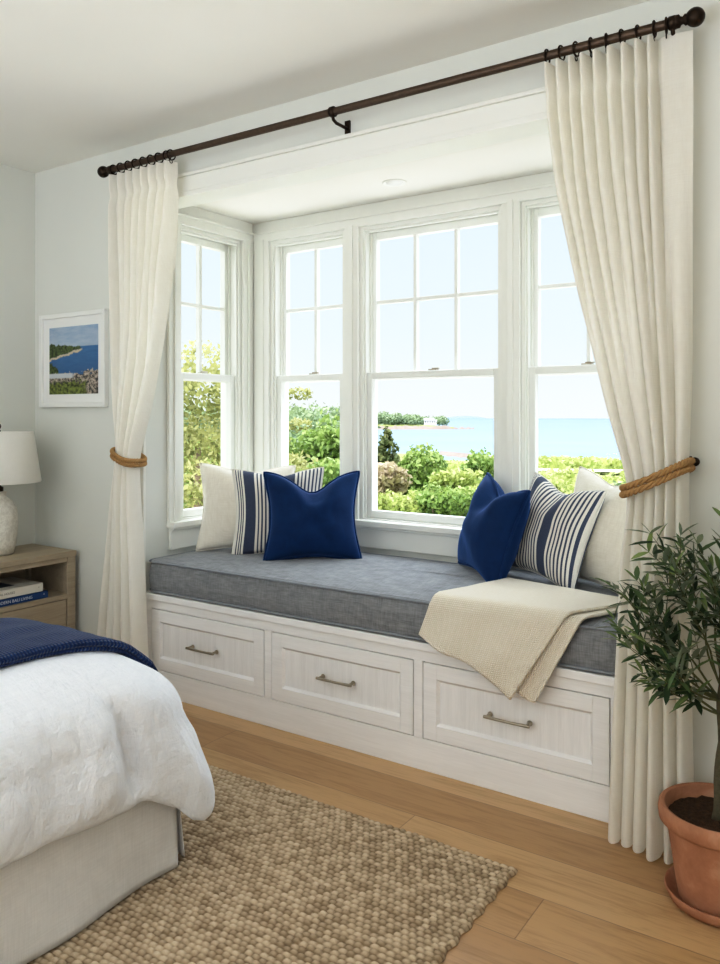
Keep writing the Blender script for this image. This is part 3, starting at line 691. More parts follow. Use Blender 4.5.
# ------------------------------------------------------------------ curtains
def keyf(z, keys):
    zs = [k[0] for k in keys][::-1]; out = []
    for c in range(1, len(keys[0])): out.append(np.interp(z, zs, [k[c] for k in keys][::-1]))
    return out
def smooth_keys(z, keys, w=.05):
    acc = None
    for d in (-1, -.5, 0, .5, 1):
        r = np.array(keyf(z + d * w, keys)); acc = r if acc is None else acc + r
    return acc / 5
def curtain(name, label, keys, tie, nf, flat=None, seed=0, zt=2.325, zb=.012, tiedrop=0.0):
    NR, NC = 130, 34 * nf
    zz = np.concatenate([np.linspace(zt, zt - .16, 26)[:-1], np.linspace(zt - .16, zb, NR - 25)])
    S = np.linspace(0, 1, NC); P = np.zeros((len(zz), NC, 3)); rr = random.Random(int(seed * 10) + 3)
    def fold_set(n, lo, hi, end=1.0):
        w = np.array([rr.uniform(lo, hi) for _ in range(n)]); e = np.concatenate([[0], np.cumsum(w) / w.sum()]) * end
        ph = np.interp(S, np.append(e, 1.001), np.append(np.arange(n + 1), n + .999)); amp = np.array([rr.uniform(.6, 1.15) for _ in range(n + 2)])
        k = np.floor(ph).astype(int); fr = ph - k; return ph, amp[k]
    pa, aa = fold_set(nf, .85, 1.2, flat or 1.0)
    pb, ab = fold_set(max(4, nf - 3), .6, 1.5)
    crest = lambda ph, p: 2 * (np.sin(PI * ph) ** 2 + .002) ** p - 1
    panel = 1 - sstep((flat or 2) - .02, (flat or 2) + .03, S) if flat else np.ones(NC)
    for i, z in enumerate(zz):
        xl, xr, yc, am, om, bul = smooth_keys(np.array(z), keys)
        head = 1 - sstep(.06, .12, zt - z); w = float(sstep(.30, 1.15, zt - z)); pt = float(1 - sstep(.08, .5, zt - z))
        n1 = np.array([mnoise.noise(Vector((q * 3.1, z * .7, seed))) for q in S])
        dph = .22 * n1 * (1 - pt)
        fa = (crest(pa + dph, 1.0) * pt + crest(pa + dph, .85) * (1 - pt)) * aa ** (1 - pt)
        pan = panel + (1 - panel) * (.10 + .5 * w)
        fa = fa * pan - (1 - panel) * .2 * (1 - w)
        fb = crest(pb + dph, .9) * ab * (1 - .35 * (1 - panel) * (z > tie))
        f = fa * (1 - w) + fb * w
        a = am * (1 + .3 * n1 * (1 - pt))
        pn = np.exp(-((zt - z - .10) / .03) ** 2)       # stitched waist of each pleat
        wd = (xr - xl); x = xl + wd * S - om * 1.55 * wd / nf * (np.sin(2 * PI * (pa + dph)) * (1 - w) * panel * (1 - .5 * pt) + 1.35 * np.sin(2 * PI * (pb + dph)) * w)
        wob = .010 * np.array([mnoise.noise(Vector((q * 2.2 + 9, z * 1.6, seed + 3))) for q in S]) * (1 - head)
        y = yc - a * f * (1 - .35 * pn) - bul * np.sqrt(np.clip(1 - (2 * S - 1) ** 2, 0, 1)) + wob
        zr = z + tiedrop * (S - .5) * np.exp(-((z - tie) / .25) ** 2)
        zr = zr + .010 * (n1 * .5) * (z < .3)
        if z <= zb + .02: zr = np.full(NC, z) + .012 * np.clip(f, -1, 0) * -1
        P[i, :, 0] = x; P[i, :, 1] = y; P[i, :, 2] = zr
    m = MB(); m.grid(P)
    o = m.build(name, M['curtain'], smooth=True, recalc=False)
    tag(o, label, 'curtain')
    # stitched bottom hem band, a second layer just in front
    return o, P
KR = [(2.34, -.912, -.478, 2.362, .030, .07, 0), (2.20, -.905, -.478, 2.362, .032, .10, 0), (1.95, -.872, -.478, 2.362, .032, .11, .005), (1.60, -.800, -.480, 2.362, .032, .11, .01), (1.30, -.722, -.484, 2.365, .030, .11, .02),
      (1.10, -.655, -.490, 2.37, .022, .10, .05), (1.04, -.650, -.492, 2.37, .022, .10, .05), (.85, -.672, -.489, 2.365, .027, .11, .04), (.45, -.690, -.483, 2.36, .030, .11, .03), (.0, -.712, -.475, 2.36, .032, .11, .03)]
cR, PR = curtain('curtain', 'cream linen curtain gathered by a rope on the right of the bay', KR, 1.07, 9, .78, 4.0, tiedrop=.07)
KL = [(2.34, -2.955, -2.548, 2.362, .026, .08, 0), (2.20, -2.950, -2.545, 2.362, .030, .10, 0), (1.95, -2.948, -2.560, 2.362, .032, .10, .005), (1.60, -2.940, -2.625, 2.362, .030, .11, .01), (1.30, -2.915, -2.710, 2.365, .027, .11, .02),
      (1.10, -2.885, -2.782, 2.37, .017, .10, .04), (1.04, -2.888, -2.784, 2.37, .017, .10, .04), (.85, -2.930, -2.775, 2.365, .024, .11, .03), (.45, -2.995, -2.745, 2.362, .028, .11, .02), (.0, -3.055, -2.720, 2.362, .03, .11, .02)]
cL, PL = curtain('curtain', 'cream linen curtain gathered by a rope on the left of the bay', KL, 1.07, 8, None, 8.0, tiedrop=-.05)

# ------------------------------------------------------------------ rope tiebacks
def tieback(label, x0, x1, yc, ry, z0, z1, hook):
    t = empty('curtain_tieback', (x0, yc, min(z0, z1)), label, 'tieback')
    cx, rx = (x0 + x1) / 2, abs(x1 - x0) / 2
    N = 220; base = []
    for i in range(N):
        a = 2 * PI * i / N; cxa, sya = math.cos(a), math.sin(a)
        px_ = cx + rx * np.sign(cxa) * abs(cxa) ** .75; py_ = yc + ry * np.sign(sya) * abs(sya) ** .8
        f = min(1.0, max(0.0, (px_ - (cx - rx)) / (2 * rx))); base.append((px_, py_, z0 + (z1 - z0) * (f ** 1.25 if z1 > z0 else 1 - (1 - f) ** 1.25)))
    m = MB()
    for layer in range(2):
        dz = (layer - .5) * .0195
        for k in range(3):
            pts = []
            for i, (x, y, z) in enumerate(base):
                a = 2 * PI * (i / N * 13 + k / 3); nx, ny = (x - cx) / max(rx, 1e-3), (y - yc) / max(ry, 1e-3); l = math.hypot(nx, ny) or 1
                pts.append((x + nx / l * .0058 * math.cos(a), y + ny / l * .0058 * math.cos(a), z + dz + .0058 * math.sin(a)))
            m.tube(pts, .0047, 8, True)
    m.build('rope', M['rope'], t, smooth=True)
    hx, hz = hook
    m = MB(); m.tube([(hx, WY, hz), (hx, WY - .05, hz), (hx, WY - .062, hz + .006), (hx, WY - .064, hz + .018)], .0045, 10); m.lathe([(.013, 0), (.013, -.004), (.006, -.007)], (hx, WY, hz), 16, 'Y')
    tag(m.build('hook', M['darkbronze'], t, smooth=True, angle=50), 'dark metal wall hook')
tieback('rope tieback round the right curtain', -.664, -.484, 2.365, .086, 1.030, 1.112, (-.490, 1.115))
tieback('rope tieback round the left curtain', -2.898, -2.772, 2.368, .066, 1.090, 1.040, (-2.888, 1.09))

# ------------------------------------------------------------------ bed
bed = empty('bed', (-2.63, .6, 0), 'white bed with a linen bed skirt, foot towards the room', 'bed')
BX0, BX1, BYa, BYb = -3.60, -1.645, -.36, 1.53
boxes('mattress', M['skirt'], [(BX0, BX1 - .02, BYa + .02, BYb - .02, .27, .50)], bed, .05, seg=4)
boxes('bed_base', M['oak'], [(BX0, BX1 - .04, BYa + .04, BYb - .04, .04, .27)], bed, .01)
boxes('headboard', M['oak'], [(LX + .018, BX0 + .01, BYa - .02, BYb + .02, .02, 1.15)], bed, .012)
def sheet_strip(pts, z0, z1, n, wob, seed, flare=.02):
    """hanging strip following a plan polyline"""
    pts = [np.array(p) for p in pts]; seg = [np.linalg.norm(pts[i + 1] - pts[i]) for i in range(len(pts) - 1)]; tot = sum(seg)
    rows = []
    for iz in range(18):
        f = iz / 17; z = z0 + (z1 - z0) * f; row = []
        for k in range(n):
            d = tot * k / (n - 1); i = 0
            while i < len(seg) - 1 and d > seg[i]: d -= seg[i]; i += 1
            p = pts[i] + (pts[i + 1] - pts[i]) * d / seg[i]; t = (pts[i + 1] - pts[i]) / seg[i]; nn = np.array([t[1], -t[0]])
            w = wob * mnoise.noise(Vector((k * tot / n * 4.2, f * .8, seed))) * (.3 + f) + flare * f
            q = p + nn * w; row.append((q[0], q[1], z))
        rows.append(row)
    return np.array(rows)
m = MB()
m.grid(sheet_strip([(BX1 + .0, BYa), (BX1 + .0, BYb + .005)], .34, .016, 140, .016, 2.0, .012)[:, ::1])
m.grid(sheet_strip([(BX1 - .012, BYb + .006), (BX0 + .3, BYb + .006)], .34, .016, 120, .014, 5.0, .045)[:, ::1])
m.build('bed_skirt', M['skirt'], bed, smooth=True, solid=.003, recalc=False)

def rr_outline(off, r, n=(190, 80, 150, 60)):
    X0, X1, Y0, Y1 = BX0, BX1 + off * (.8 if off > 0 else 1), BYa - off, BYb + off * (1.35 if off > 0 else 1); pts = []
    # window-side edge from head to foot, rounded corner, foot edge, rounded near corner
    for k in range(n[0]): pts.append((X0 + (X1 - r - X0) * k / n[0], Y1))
    for k in range(n[1]): a = PI / 2 - PI / 2 * k / n[1]; pts.append((X1 - r + r * math.cos(a), Y1 - r + r * math.sin(a)))
    for k in range(n[2] * 2): pts.append((X1, Y1 - r + (Y0 + r - Y1 + r) * k / (n[2] * 2)))
    for k in range(n[1]): a = -PI / 2 * k / n[1]; pts.append((X1 - r + r * math.cos(a), Y0 + r + r * math.sin(a)))
    for k in range(n[0] + 1): pts.append((X1 - r + (X0 - X1 + r) * k / n[0], Y0))
    return np.array(pts)
def duvet():
    prof = []                                           # (offset, height, wrinkle weight)
    top = .625
    for o in (-.944, -.8, -.65, -.5, -.4, -.32): prof.append((o, top + .012, .5))
    for a in np.linspace(0, PI / 2, 34): prof.append((-.25 + .303 * math.sin(a), top - .185 + .19 * math.cos(a), .5 + .4 * a))
    bz_ = np.array([.430, .41, .38, .35, .325, .30, .28, .265, .258, .262]); bo_ = np.array([.056, .062, .068, .071, .072, .070, .066, .058, .046, .030]); tt = np.linspace(0, 9, 26)
    body = [(float(np.interp(q, range(10), bo_)), float(np.interp(q, range(10), bz_))) for q in tt]
    rows = []
    base = rr_outline(0, .13); NP = len(base); corner = np.array([BX1, BYb])
    nums = [120 + 30]
    dist = np.linalg.norm(base - np.array([BX1 - .02, BYb - .02]), axis=1)
    side = np.arange(NP) < 150
    cw = np.exp(-(dist / .135) ** 2)
    for o, z, w in prof + [(o, z, 1.0) for o, z in body]:
        r = .17 - .10 * float(sstep(.45, .27, z))
        if o < -.3: r = .1
        O = rr_outline(o, r)
        Z = np.full(NP, z)
        if z < .47: 
            f = (.47 - z) / (.47 - .258)
            Z = z - f * (.135 * cw) + f * .018 * np.array([mnoise.noise(Vector((p[0] * 3.1, p[1] * 3.1, 1.0))) for p in base])
            Z = Z + f * .025 * sstep(.2, .9, base[:, 1] * -1 + 1.5)
            push = cw * .045 * f ** .8
            nrm = (base - np.array([BX1 - .13, BYb - .13])); nrm = nrm / (np.linalg.norm(nrm, axis=1, keepdims=True) + 1e-6)
            O = O + nrm * (push)[:, None]
        rows.append(np.column_stack([O, Z, np.full(NP, w)]))
    R = np.array(rows); P = R[..., :3].copy(); Wt = R[..., 3]
    # wrinkles along the local normal
    du = np.gradient(P, axis=1); dv = np.gradient(P, axis=0); N = np.cross(du, dv); N /= (np.linalg.norm(N, axis=2, keepdims=True) + 1e-9)
    s = np.sign(N[50, 330, 0]) or 1; N *= s
    for i in range(P.shape[0]):
        for j in range(P.shape[1]):
            p = P[i, j]
            if p[1] < .2 or p[0] < -2.6: continue
            hang = float(sstep(.60, .40, p[2]))
            along = p[1] - p[0] * 0.9
            a = mnoise.fractal(Vector((along * 7.0, p[2] * 1.6, p[0] * .8)), .9, 2.0, 3)           # hanging folds
            q = mnoise.ridged_multi_fractal(Vector((p[0] * 5 + 3, p[1] * 5, p[2] * 6)), .8, 2.1, 4, 1.0, 2.0) - 1.1
            q2 = mnoise.ridged_multi_fractal(Vector((along * 13, p[2] * 5 + p[0] * 3, p[0] * 4 + 7)), .9, 2.2, 3, 1.0, 2.0) - 1.1
            fl = p[1] - BYb if p[0] > BX1 - .08 else 9
            dr = -.044 * math.exp(-((fl + .165 + .25 * (p[2] - .35)) / .035) ** 2) + .018 * math.exp(-((fl + .26) / .06) ** 2) - .014 * math.exp(-((fl + .42) / .04) ** 2)
            q3 = mnoise.ridged_multi_fractal(Vector((along * 10 + .8 * a, p[2] * 2.2, p[0] * 2 + 3)), .9, 2.1, 3, 1.0, 2.0) - 1.1
            q4 = mnoise.noise(Vector((along * 22, p[2] * 8, p[0] * 8)))
            edge = .25 + .75 * float(sstep(.262, .34, p[2]))
            d = (.010 * a * (.10 + hang) + .0014 * q * Wt[i, j] + .0055 * q3 * (.2 + hang) + .0020 * q4 * (.4 + hang) + dr * hang) * edge
            P[i, j] += N[i, j] * d
    m = MB(); m.grid(P)
    o = m.build('duvet', M['duvet'], smooth=True, recalc=True)
    return o, P
dv_o, dvP = duvet()
tag(dv_o, 'rumpled white linen duvet hanging over the foot of the bed', 'duvet')

# navy throw across the foot of the bed, following the duvet
from mathutils.bvhtree import BVHTree
dbv = BVHTree.FromPolygons([tuple(v) for v in dvP.reshape(-1, 3)], [(i * dvP.shape[1] + j, i * dvP.shape[1] + j + 1, (i + 1) * dvP.shape[1] + j + 1, (i + 1) * dvP.shape[1] + j) for i in range(dvP.shape[0] - 1) for j in range(dvP.shape[1] - 1)])
def navy_throw():
    m = MB(); uvs = []; cy, cz = 1.30, .40
    for lay, (xa, xb, lift, endcut) in enumerate(((-2.20, -1.82, .012, .0), (-2.19, -1.815, .026, .012))):
        rows = []
        na, nb = 90, 30
        for i in range(na):
            row = []; sdist = -.30 + (1.95 + endcut * -1) * i / (na - 1)
            for j in range(nb):
                f = j / (nb - 1); x = xa + (xb - xa) * f + .012 * math.sin(sdist * 5)
                if sdist <= 1.28: o = Vector((x, sdist, 1.2)); d = Vector((0, 0, -1))
                else:
                    a = (sdist - 1.28) / .30 * PI / 2 * .80; o = Vector((x, 1.28 + 1.2 * math.sin(a), .34 + 1.2 * math.cos(a))); d = Vector((0, -math.sin(a), -math.cos(a)))
                hit, nn, _, _ = dbv.ray_cast(o, d)
                if hit is None: hit = Vector((x, sdist, .63))
                lf = lift * (1 if 0 < j < nb - 1 else .7) + .007 * max(0, mnoise.noise(Vector((x * 14 + sdist * 2, sdist * 1.5, lay * 5.0))) + .2)
                q = hit - d * lf; row.append(tuple(q)); uvs.append((sdist, x))
            rows.append(row)
        m.grid(np.array(rows))
    o = m.build('bed_throw', M['navy_knit'], smooth=True, solid=.011, uv=uvs, recalc=False)
    tag(o, 'navy knitted throw folded across the foot of the bed', 'throw')
navy_throw()

# ------------------------------------------------------------------ jute rug
def rug():
    X0, X1, Y0, Y1 = -2.45, -.868, .15, 2.06
    px = .0215; py = .0170; k = 6
    nx = int((X1 - X0) / px) * k + 1; ny = int((Y1 - Y0) / py) * k + 1
    xs = np.linspace(X0, X1, nx); ys = np.linspace(Y0, Y1, ny); X, Y = np.meshgrid(xs, ys)
    wob = .004 * np.sin(X * 6 + 1.3 * np.sin(Y * 5)) + .0025 * np.sin(X * 19 + Y * 7)
    wob2 = .004 * np.sin(Y * 8 + 2 * np.sin(X * 4))
    ry = (Y - Y0 + wob) / py; row = np.floor(ry).astype(int); fy = ry - row
    jit = RNG.random(row.max() + 3)
    rx = (X - X0 + wob2) / px + .5 * (row % 2) + .35 * jit[row.clip(0)] ; col = np.floor(rx).astype(int); fx = rx - col
    tab = RNG.random((row.max() + 3, col.max() + 3)); hh = tab[row.clip(0), col.clip(0)]
    tab2 = RNG.random((row.max() + 3, col.max() + 3)); h2 = tab2[row.clip(0), col.clip(0)]
    b = np.sqrt(np.clip(1 - ((fx - .5) / .56) ** 2, 0, 1)) * np.sqrt(np.clip(1 - ((fy - .5) / .52) ** 2, 0, 1))
    Z = .003 + (.0085 + .0045 * hh) * b
    edge = np.minimum(np.minimum(X - X0, X1 - X), np.minimum(Y - Y0, Y1 - Y)); Z = Z * sstep(-.002, .006, edge)
    Xe = X + np.where(np.abs(X - X1) < .03, .004 * np.sin(Y * 90) , 0)
    big = np.array([[mnoise.noise(Vector((x * 2.3, y * 2.3, 0))) for x in xs[::24]] for y in ys[::24]])
    bi = big[(np.arange(ny) // 24).clip(0, big.shape[0] - 1)][:, (np.arange(nx) // 24).clip(0, big.shape[1] - 1)]
    tone = np.clip(.10 + .62 * b ** .8 + .30 * (h2 - .5) + .10 * bi, 0, 1)
    V = np.stack([Xe, Y, Z], -1).reshape(-1, 3); i = np.arange((ny - 1) * nx).reshape(ny - 1, nx)[:, :-1].ravel()
    F = np.stack([i, i + 1, i + nx + 1, i + nx], 1)
    me = bpy.data.meshes.new('rug'); me.vertices.add(len(V)); org = np.array([(X0 + X1) / 2, (Y0 + Y1) / 2, 0]); me.vertices.foreach_set('co', (V - org).astype(np.float32).ravel())
    me.loops.add(len(F) * 4); me.loops.foreach_set('vertex_index', F.astype(np.int32).ravel()); me.polygons.add(len(F))
    me.polygons.foreach_set('loop_start', np.arange(0, len(F) * 4, 4, dtype=np.int32)); me.update(calc_edges=True); me.validate()
    ca = me.color_attributes.new('tone', 'FLOAT_COLOR', 'POINT'); t = tone.reshape(-1).astype(np.float32); ca.data.foreach_set('color', np.stack([t, t, t, np.ones_like(t)], 1).ravel())
    me.shade_smooth(); me.materials.append(M['jute']); o = bpy.data.objects.new('rug', me); COL.objects.link(o); o.location = org
    tag(o, 'chunky woven natural jute rug on the oak floor beside the bed', 'rug')
rug()

# ------------------------------------------------------------------ nightstand, lamp, books
NX0, NX1, NY0, NY1, NZ = LX + .02, -3.285, 1.78, 2.425, .60
ns = empty('nightstand', ((NX0 + NX1) / 2, (NY0 + NY1) / 2, 0), 'limed oak nightstand with an open shelf in the corner', 'nightstand')
boxes('top', M['oak'], [(NX0, NX1 + .004, NY0 - .01, NY1 + .004, NZ - .028, NZ)], ns, .004)
lw = .045
boxes('cabinet_body', M['oak'], [(NX0, NX1 - .01, NY0 + .01, NY0 + .03, .12, NZ - .028), (NX0, NX1 - .01, NY1 - .03, NY1 - .01, .12, NZ - .028), (NX0, NX0 + .015, NY0 + .02, NY1 - .02, .12, NZ - .028),
    (NX0, NX1 - .012, NY0 + .02, NY1 - .02, .12, .14), (NX1 - .022, NX1 - .004, NY0 + lw, NY1 - lw, NZ - .05, NZ - .028)], ns, .002)
boxes('shelf', M['oak'], [(NX0 + .015, NX1 - .004, NY0 + .03, NY1 - .03, .375, .397)], ns, .002)
for ya in (NY0, NY1 - lw):
    for xa in (NX0, NX1 - lw): boxes('leg', M['oak'], [(xa, xa + lw, ya, ya + lw, 0, NZ - .028)], ns, .003)
d = boxes('drawer', M['oak'], [(NX1 - .022, NX1 - .006, NY0 + lw + .003, NY1 - lw - .003, .15, .372)], ns, .002)
m = MB(); m.lathe([(.006, 0), (.006, .014), (.013, .02), (.013, .028), (.006, .032)], (NX1 - .006, (NY0 + NY1) / 2, .26), 16, 'X'); m.build('knob', M['pewter'], d, smooth=True, angle=50)

LXc, LYc = -3.488, 2.152
lamp = empty('table_lamp', (LXc, LYc, NZ), 'speckled white ceramic table lamp with a white drum shade', 'table lamp')
m = MB(); m.lathe([(.055, 0), (.066, .004), (.079, .05), (.084, .11), (.085, .17), (.080, .215), (.066, .245), (.042, .262), (.034, .270), (.034, .285), (.038, .292), (.028, .294)], (LXc, LYc, NZ), 48); m.build('base', M['ceramic'], lamp, smooth=True)
m = MB(); m.lathe([(.022, .29), (.022, .312), (.012, .318), (.008, .33), (.008, .36)], (LXc, LYc, NZ), 20); m.build('socket', M['darkbronze'], lamp, smooth=True, angle=50)
m = MB(); zs0, zs1 = .336, .572
m.lathe([(.186, zs0), (.188, zs0 + .004), (.1545, zs1 - .004), (.153, zs1), (.151, zs1 - .004), (.1835, zs0 + .004)], (LXc, LYc, NZ), 64, 'Z', True); m.build('lamp_shade', M['lampshade'], lamp, smooth=True, angle=50)
m = MB(); m.tube([(LXc, LYc, NZ + .35), (LXc, LYc, NZ + .575)], .004, 8)
for a in (0, 2 * PI / 3, 4 * PI / 3): m.tube([(LXc, LYc, NZ + .562), (LXc + .151 * math.cos(a), LYc + .151 * math.sin(a), NZ + .562)], .0025, 6)
m.lathe([(.006, .57), (.012, .576), (.006, .582), (.011, .590), (.013, .598), (.009, .608), (.0001, .611)], (LXc, LYc, NZ), 18); m.build('harp', M['bronze'], lamp, smooth=True, angle=60)

def text_mesh(name, s, size, mat, parent, loc, rot):
    cu = bpy.data.curves.new(name, 'FONT'); cu.body = s; cu.size = size; cu.align_x = 'CENTER'; cu.align_y = 'CENTER'; cu.extrude = .0003
    tmp = bpy.data.objects.new('tmp', cu); COL.objects.link(tmp); dg = bpy.context.evaluated_depsgraph_get(); me = bpy.data.meshes.new_from_object(tmp.evaluated_get(dg))
    bpy.data.objects.remove(tmp); me.materials.clear(); me.materials.append(mat); o = bpy.data.objects.new(name, me); COL.objects.link(o); o.parent = parent
    o.location = Vector(loc) - world_loc(parent); o.rotation_euler = rot; return o
def book(label, x0, x1, y0, y1, z0, z1, cov, words, inkm, size, tx):
    b = empty('book', ((x0 + x1) / 2, (y0 + y1) / 2, z0), label, 'book', 'books on the nightstand shelf'); c = .003
    boxes('cover', cov, [(x0, x1, y0, y1, z0, z0 + c), (x0, x1, y0, y1, z1 - c, z1), (x1 - c, x1, y0, y1, z0, z1)], b, .0012)
    boxes('pages', M['paper_white'], [(x0 + .006, x1 - c, y0 + .006, y1 - .006, z0 + c, z1 - c)], b)
    text_mesh('spine_title', words, size, inkm, b, (x1 + .0004, tx, (z0 + z1) / 2), (PI / 2, 0, PI / 2))
    text_mesh('spine_mark', '*', size * .9, inkm, b, (x1 + .0004, y1 - .022, (z0 + z1) / 2), (PI / 2, 0, PI / 2))
    return b
book('blue book lying flat under a white one on the shelf', -3.57, -3.30, 1.93, 2.285, .398, .430, M['cover_blue'], 'MODERN BALI LIVING', M['ink_white'], .019, 2.11)
wb = book('white book with a dark cover panel on top of the blue one', -3.56, -3.305, 1.92, 2.262, .4305, .470, M['cover_white'], 'COASTAL HOUSES', M['ink_grey'], .014, 2.06)
boxes('cover_panel', M['cover_dark'], [(-3.53, -3.36, 1.94, 2.15, .4700, .4706)], wb)

# ------------------------------------------------------------------ framed print
fx0, fx1, fz0, fz1 = -3.592, -3.085, 1.288, 1.749
pf = empty('picture_frame', ((fx0 + fx1) / 2, WY, fz0), 'white framed seaside picture hanging left of the curtain', 'picture')
fw = .022; m = MB(); yb, yf = WY - .001, WY - .026
m.box(fx0, fx0 + fw, yf, yb, fz0, fz1); m.box(fx1 - fw, fx1, yf, yb, fz0, fz1); m.box(fx0 + fw, fx1 - fw, yf, yb, fz0, fz0 + fw); m.box(fx0 + fw, fx1 - fw, yf, yb, fz1 - fw, fz1)
m.build('frame', M['frame_white'], pf, bevel=.002)
boxes('mat', M['mat_board'], [(fx0 + fw, fx1 - fw, WY - .012, WY - .004, fz0 + fw, fz1 - fw)], pf)
m = MB(); m.add([(-3.522, WY - .0135, 1.352), (-3.145, WY - .0135, 1.352), (-3.145, WY - .0135, 1.682), (-3.522, WY - .0135, 1.682)], [(0, 1, 2, 3)])
m.build('print', M['print'], pf, uv=[(0, 0), (1, 0), (1, 1), (0, 1)], recalc=False)

# ------------------------------------------------------------------ potted olive tree
PX, PY = -.384, 2.215
sau = MB(); sau.lathe([(.0001, .004), (.085, .004), (.112, .012), (.124, .034), (.130, .036), (.132, .030), (.120, .006), (.105, 0), (.0001, 0)], (PX, PY, 0), 56)
tag(sau.build('plant_saucer', M['terracotta'], smooth=True, angle=60), 'shallow terracotta saucer under the olive pot', 'saucer')
tree = empty('potted_olive_tree', (PX, PY, .012), 'small olive tree in a terracotta pot beside the right curtain', 'potted plant')
m = MB(); m.lathe([(.0001, .006), (.088, .006), (.098, .012), (.104, .05), (.122, .17), (.128, .196), (.138, .200), (.145, .206), (.147, .226), (.145, .240), (.139, .245), (.131, .243), (.127, .232), (.122, .19), (.0001, .19)], (PX, PY, 0), 64)
m.build('pot', M['terracotta'], tree, smooth=True, angle=50)
m = MB(); rows = []
for i in range(12):
    r = .0005 + .1225 * i / 11; rows.append([(PX + r * math.cos(a), PY + r * math.sin(a), .213 + .006 * mnoise.noise(Vector((r * 60 * math.cos(a), r * 60 * math.sin(a), 0))) + .004 * (1 - r / .12)) for a in np.linspace(0, 2 * PI, 60, endpoint=False)])
m.grid(np.array(rows), True); m.build('soil', M['soil'], tree, smooth=True)

def bez(p0, p1, p2, n): return [tuple((1 - t) ** 2 * a + 2 * t * (1 - t) * b + t * t * c for a, b, c in zip(p0, p1, p2)) for t in np.linspace(0, 1, n)]
rnd = random.Random(11)
trunk_top = Vector((PX + .004, PY - .006, .66))
m = MB(); tp = bez((PX - .008, PY - .008, .205), (PX + .012, PY, .43), trunk_top, 14)
m.tube([(x + .003 * math.sin(i * 1.3), y, z) for i, (x, y, z) in enumerate(tp)], [.0105 - .0030 * i / 13 + (.0016 if i in (5, 9) else 0) for i in range(14)], 12)
tp2 = bez((PX + .016, PY + .012, .205), (PX + .034, PY + .01, .40), (PX + .018, PY + .012, .64), 10); m.tube(tp2, [.0070 - .002 * i / 9 for i in range(10)], 10)
m.build('trunk', M['olive_bark'], tree, smooth=True)
leafV, leafF, leafT = [], [], []
def leaf(p, d, up, L, w, tone):
    d = d.normalized(); s = d.cross(up); s = s.normalized() if s.length > 1e-4 else Vector((1, 0, 0)); n = s.cross(d)
    o = len(leafV); prof = [(0, .10), (.22, .72), (.5, 1.0), (.78, .7), (1.0, .04)]
    for f, ww in prof:
        c = p + d * (L * f) - n * (L * .10 * f * f)
        for q in (-1, 0, 1): leafV.append(tuple(c + s * (w * ww * q) + n * (w * .35 * abs(q) * ww)))
        leafT.extend([tone] * 3)
    for i in range(4):
        for q in (0, 1): a = o + i * 3 + q; leafF.append((a, a + 1, a + 4, a + 3))
def twig(p0, direction, length, thick, depth, mb):
    d = direction.normalized(); pts = [p0]; n = max(4, int(length / .027)); p = p0.copy()
    for i in range(n):
        d = (d + Vector((rnd.uniform(-.13, .13), rnd.uniform(-.13, .13), rnd.uniform(-.06, .12)))).normalized()
        p = p + d * (length / n)
        if p.y > WY - .075: p.y = WY - .075; d.y = -abs(d.y)
        if p.x < -.43 and p.y > 2.225: p.y = 2.225; d.y = -abs(d.y)
        pts.append(p.copy())
        tfrac = (i + 1) / n
        if depth == 0 and .28 < tfrac < .95 and rnd.random() < .62:
            sd = (d + Vector((rnd.uniform(-1, 1), rnd.uniform(-1, 1), rnd.uniform(-.2, .8))) * .75).normalized()
            twig(p.copy(), sd, length * rnd.uniform(.28, .5), thick * .55, 1, mb)
        if tfrac > (.35 if depth == 0 else .12):
            ax = d.cross(Vector((rnd.uniform(-1, 1), rnd.uniform(-1, 1), rnd.uniform(-1, 1)))).normalized()
            for sgn in (-1, 1):
                if rnd.random() < .93:
                    ld = (d * rnd.uniform(.35, .9) + ax * sgn * rnd.uniform(.6, 1.0) + Vector((0, 0, rnd.uniform(-.15, .2)))).normalized()
                    leaf(p, ld, Vector((rnd.uniform(-.5, .5), rnd.uniform(-.5, .5), 1)), rnd.uniform(.042, .070), rnd.uniform(.0056, .0086), min(1, max(0, .12 + .75 * rnd.random() ** 1.7 + (.22 if tfrac > .8 else 0))))
    leaf(p, d, Vector((.2, -.3, 1)), .045, .005, .8)
    mb.tube(pts, [thick * (1 - .75 * i / n) for i in range(n + 1)], 6)
mb = MB()
BR = [((-.30, -.05, .17), .33, .50), ((-.235, -.10, .33), .33, .55), ((-.10, -.12, .40), .36, .58), ((-.04, .05, .45), .40, .60), ((-.16, .02, .40), .37, .57), ((.10, -.10, .40), .36, .58), ((.22, -.06, .32), .34, .56), ((.30, -.02, .20), .32, .54),
      ((.06, -.25, .28), .30, .55), ((-.13, -.24, .22), .30, .53), ((.18, -.22, .16), .28, .53), ((-.20, .04, .26), .30, .52), ((.15, .05, .34), .33, .56), ((-.02, -.2, .38), .33, .6), ((-.06, -.22, .10), .24, .52), ((.2, .0, .42), .36, .6), ((-.24, -.14, .12), .26, .53), ((-.08, .02, .30), .26, .62), ((.05, -.1, .3), .26, .63), ((-.12, -.12, .05), .20, .50)]
for dv, ln, hz in BR:
    f = (hz - .205) / (.66 - .205); i = min(13, max(0, int(f * 13))); twig(Vector(tp[i]), Vector((dv[0], dv[1], dv[2] * .85)), ln * .98, .0036, 0, mb)
mb.build('branches', M['olive_twig'], tree, smooth=True)
m = MB(); m.v = leafV; m.f = leafF
m.build('leaves', M['leaf_olive'], tree, smooth=True, tone=leafT, recalc=False)

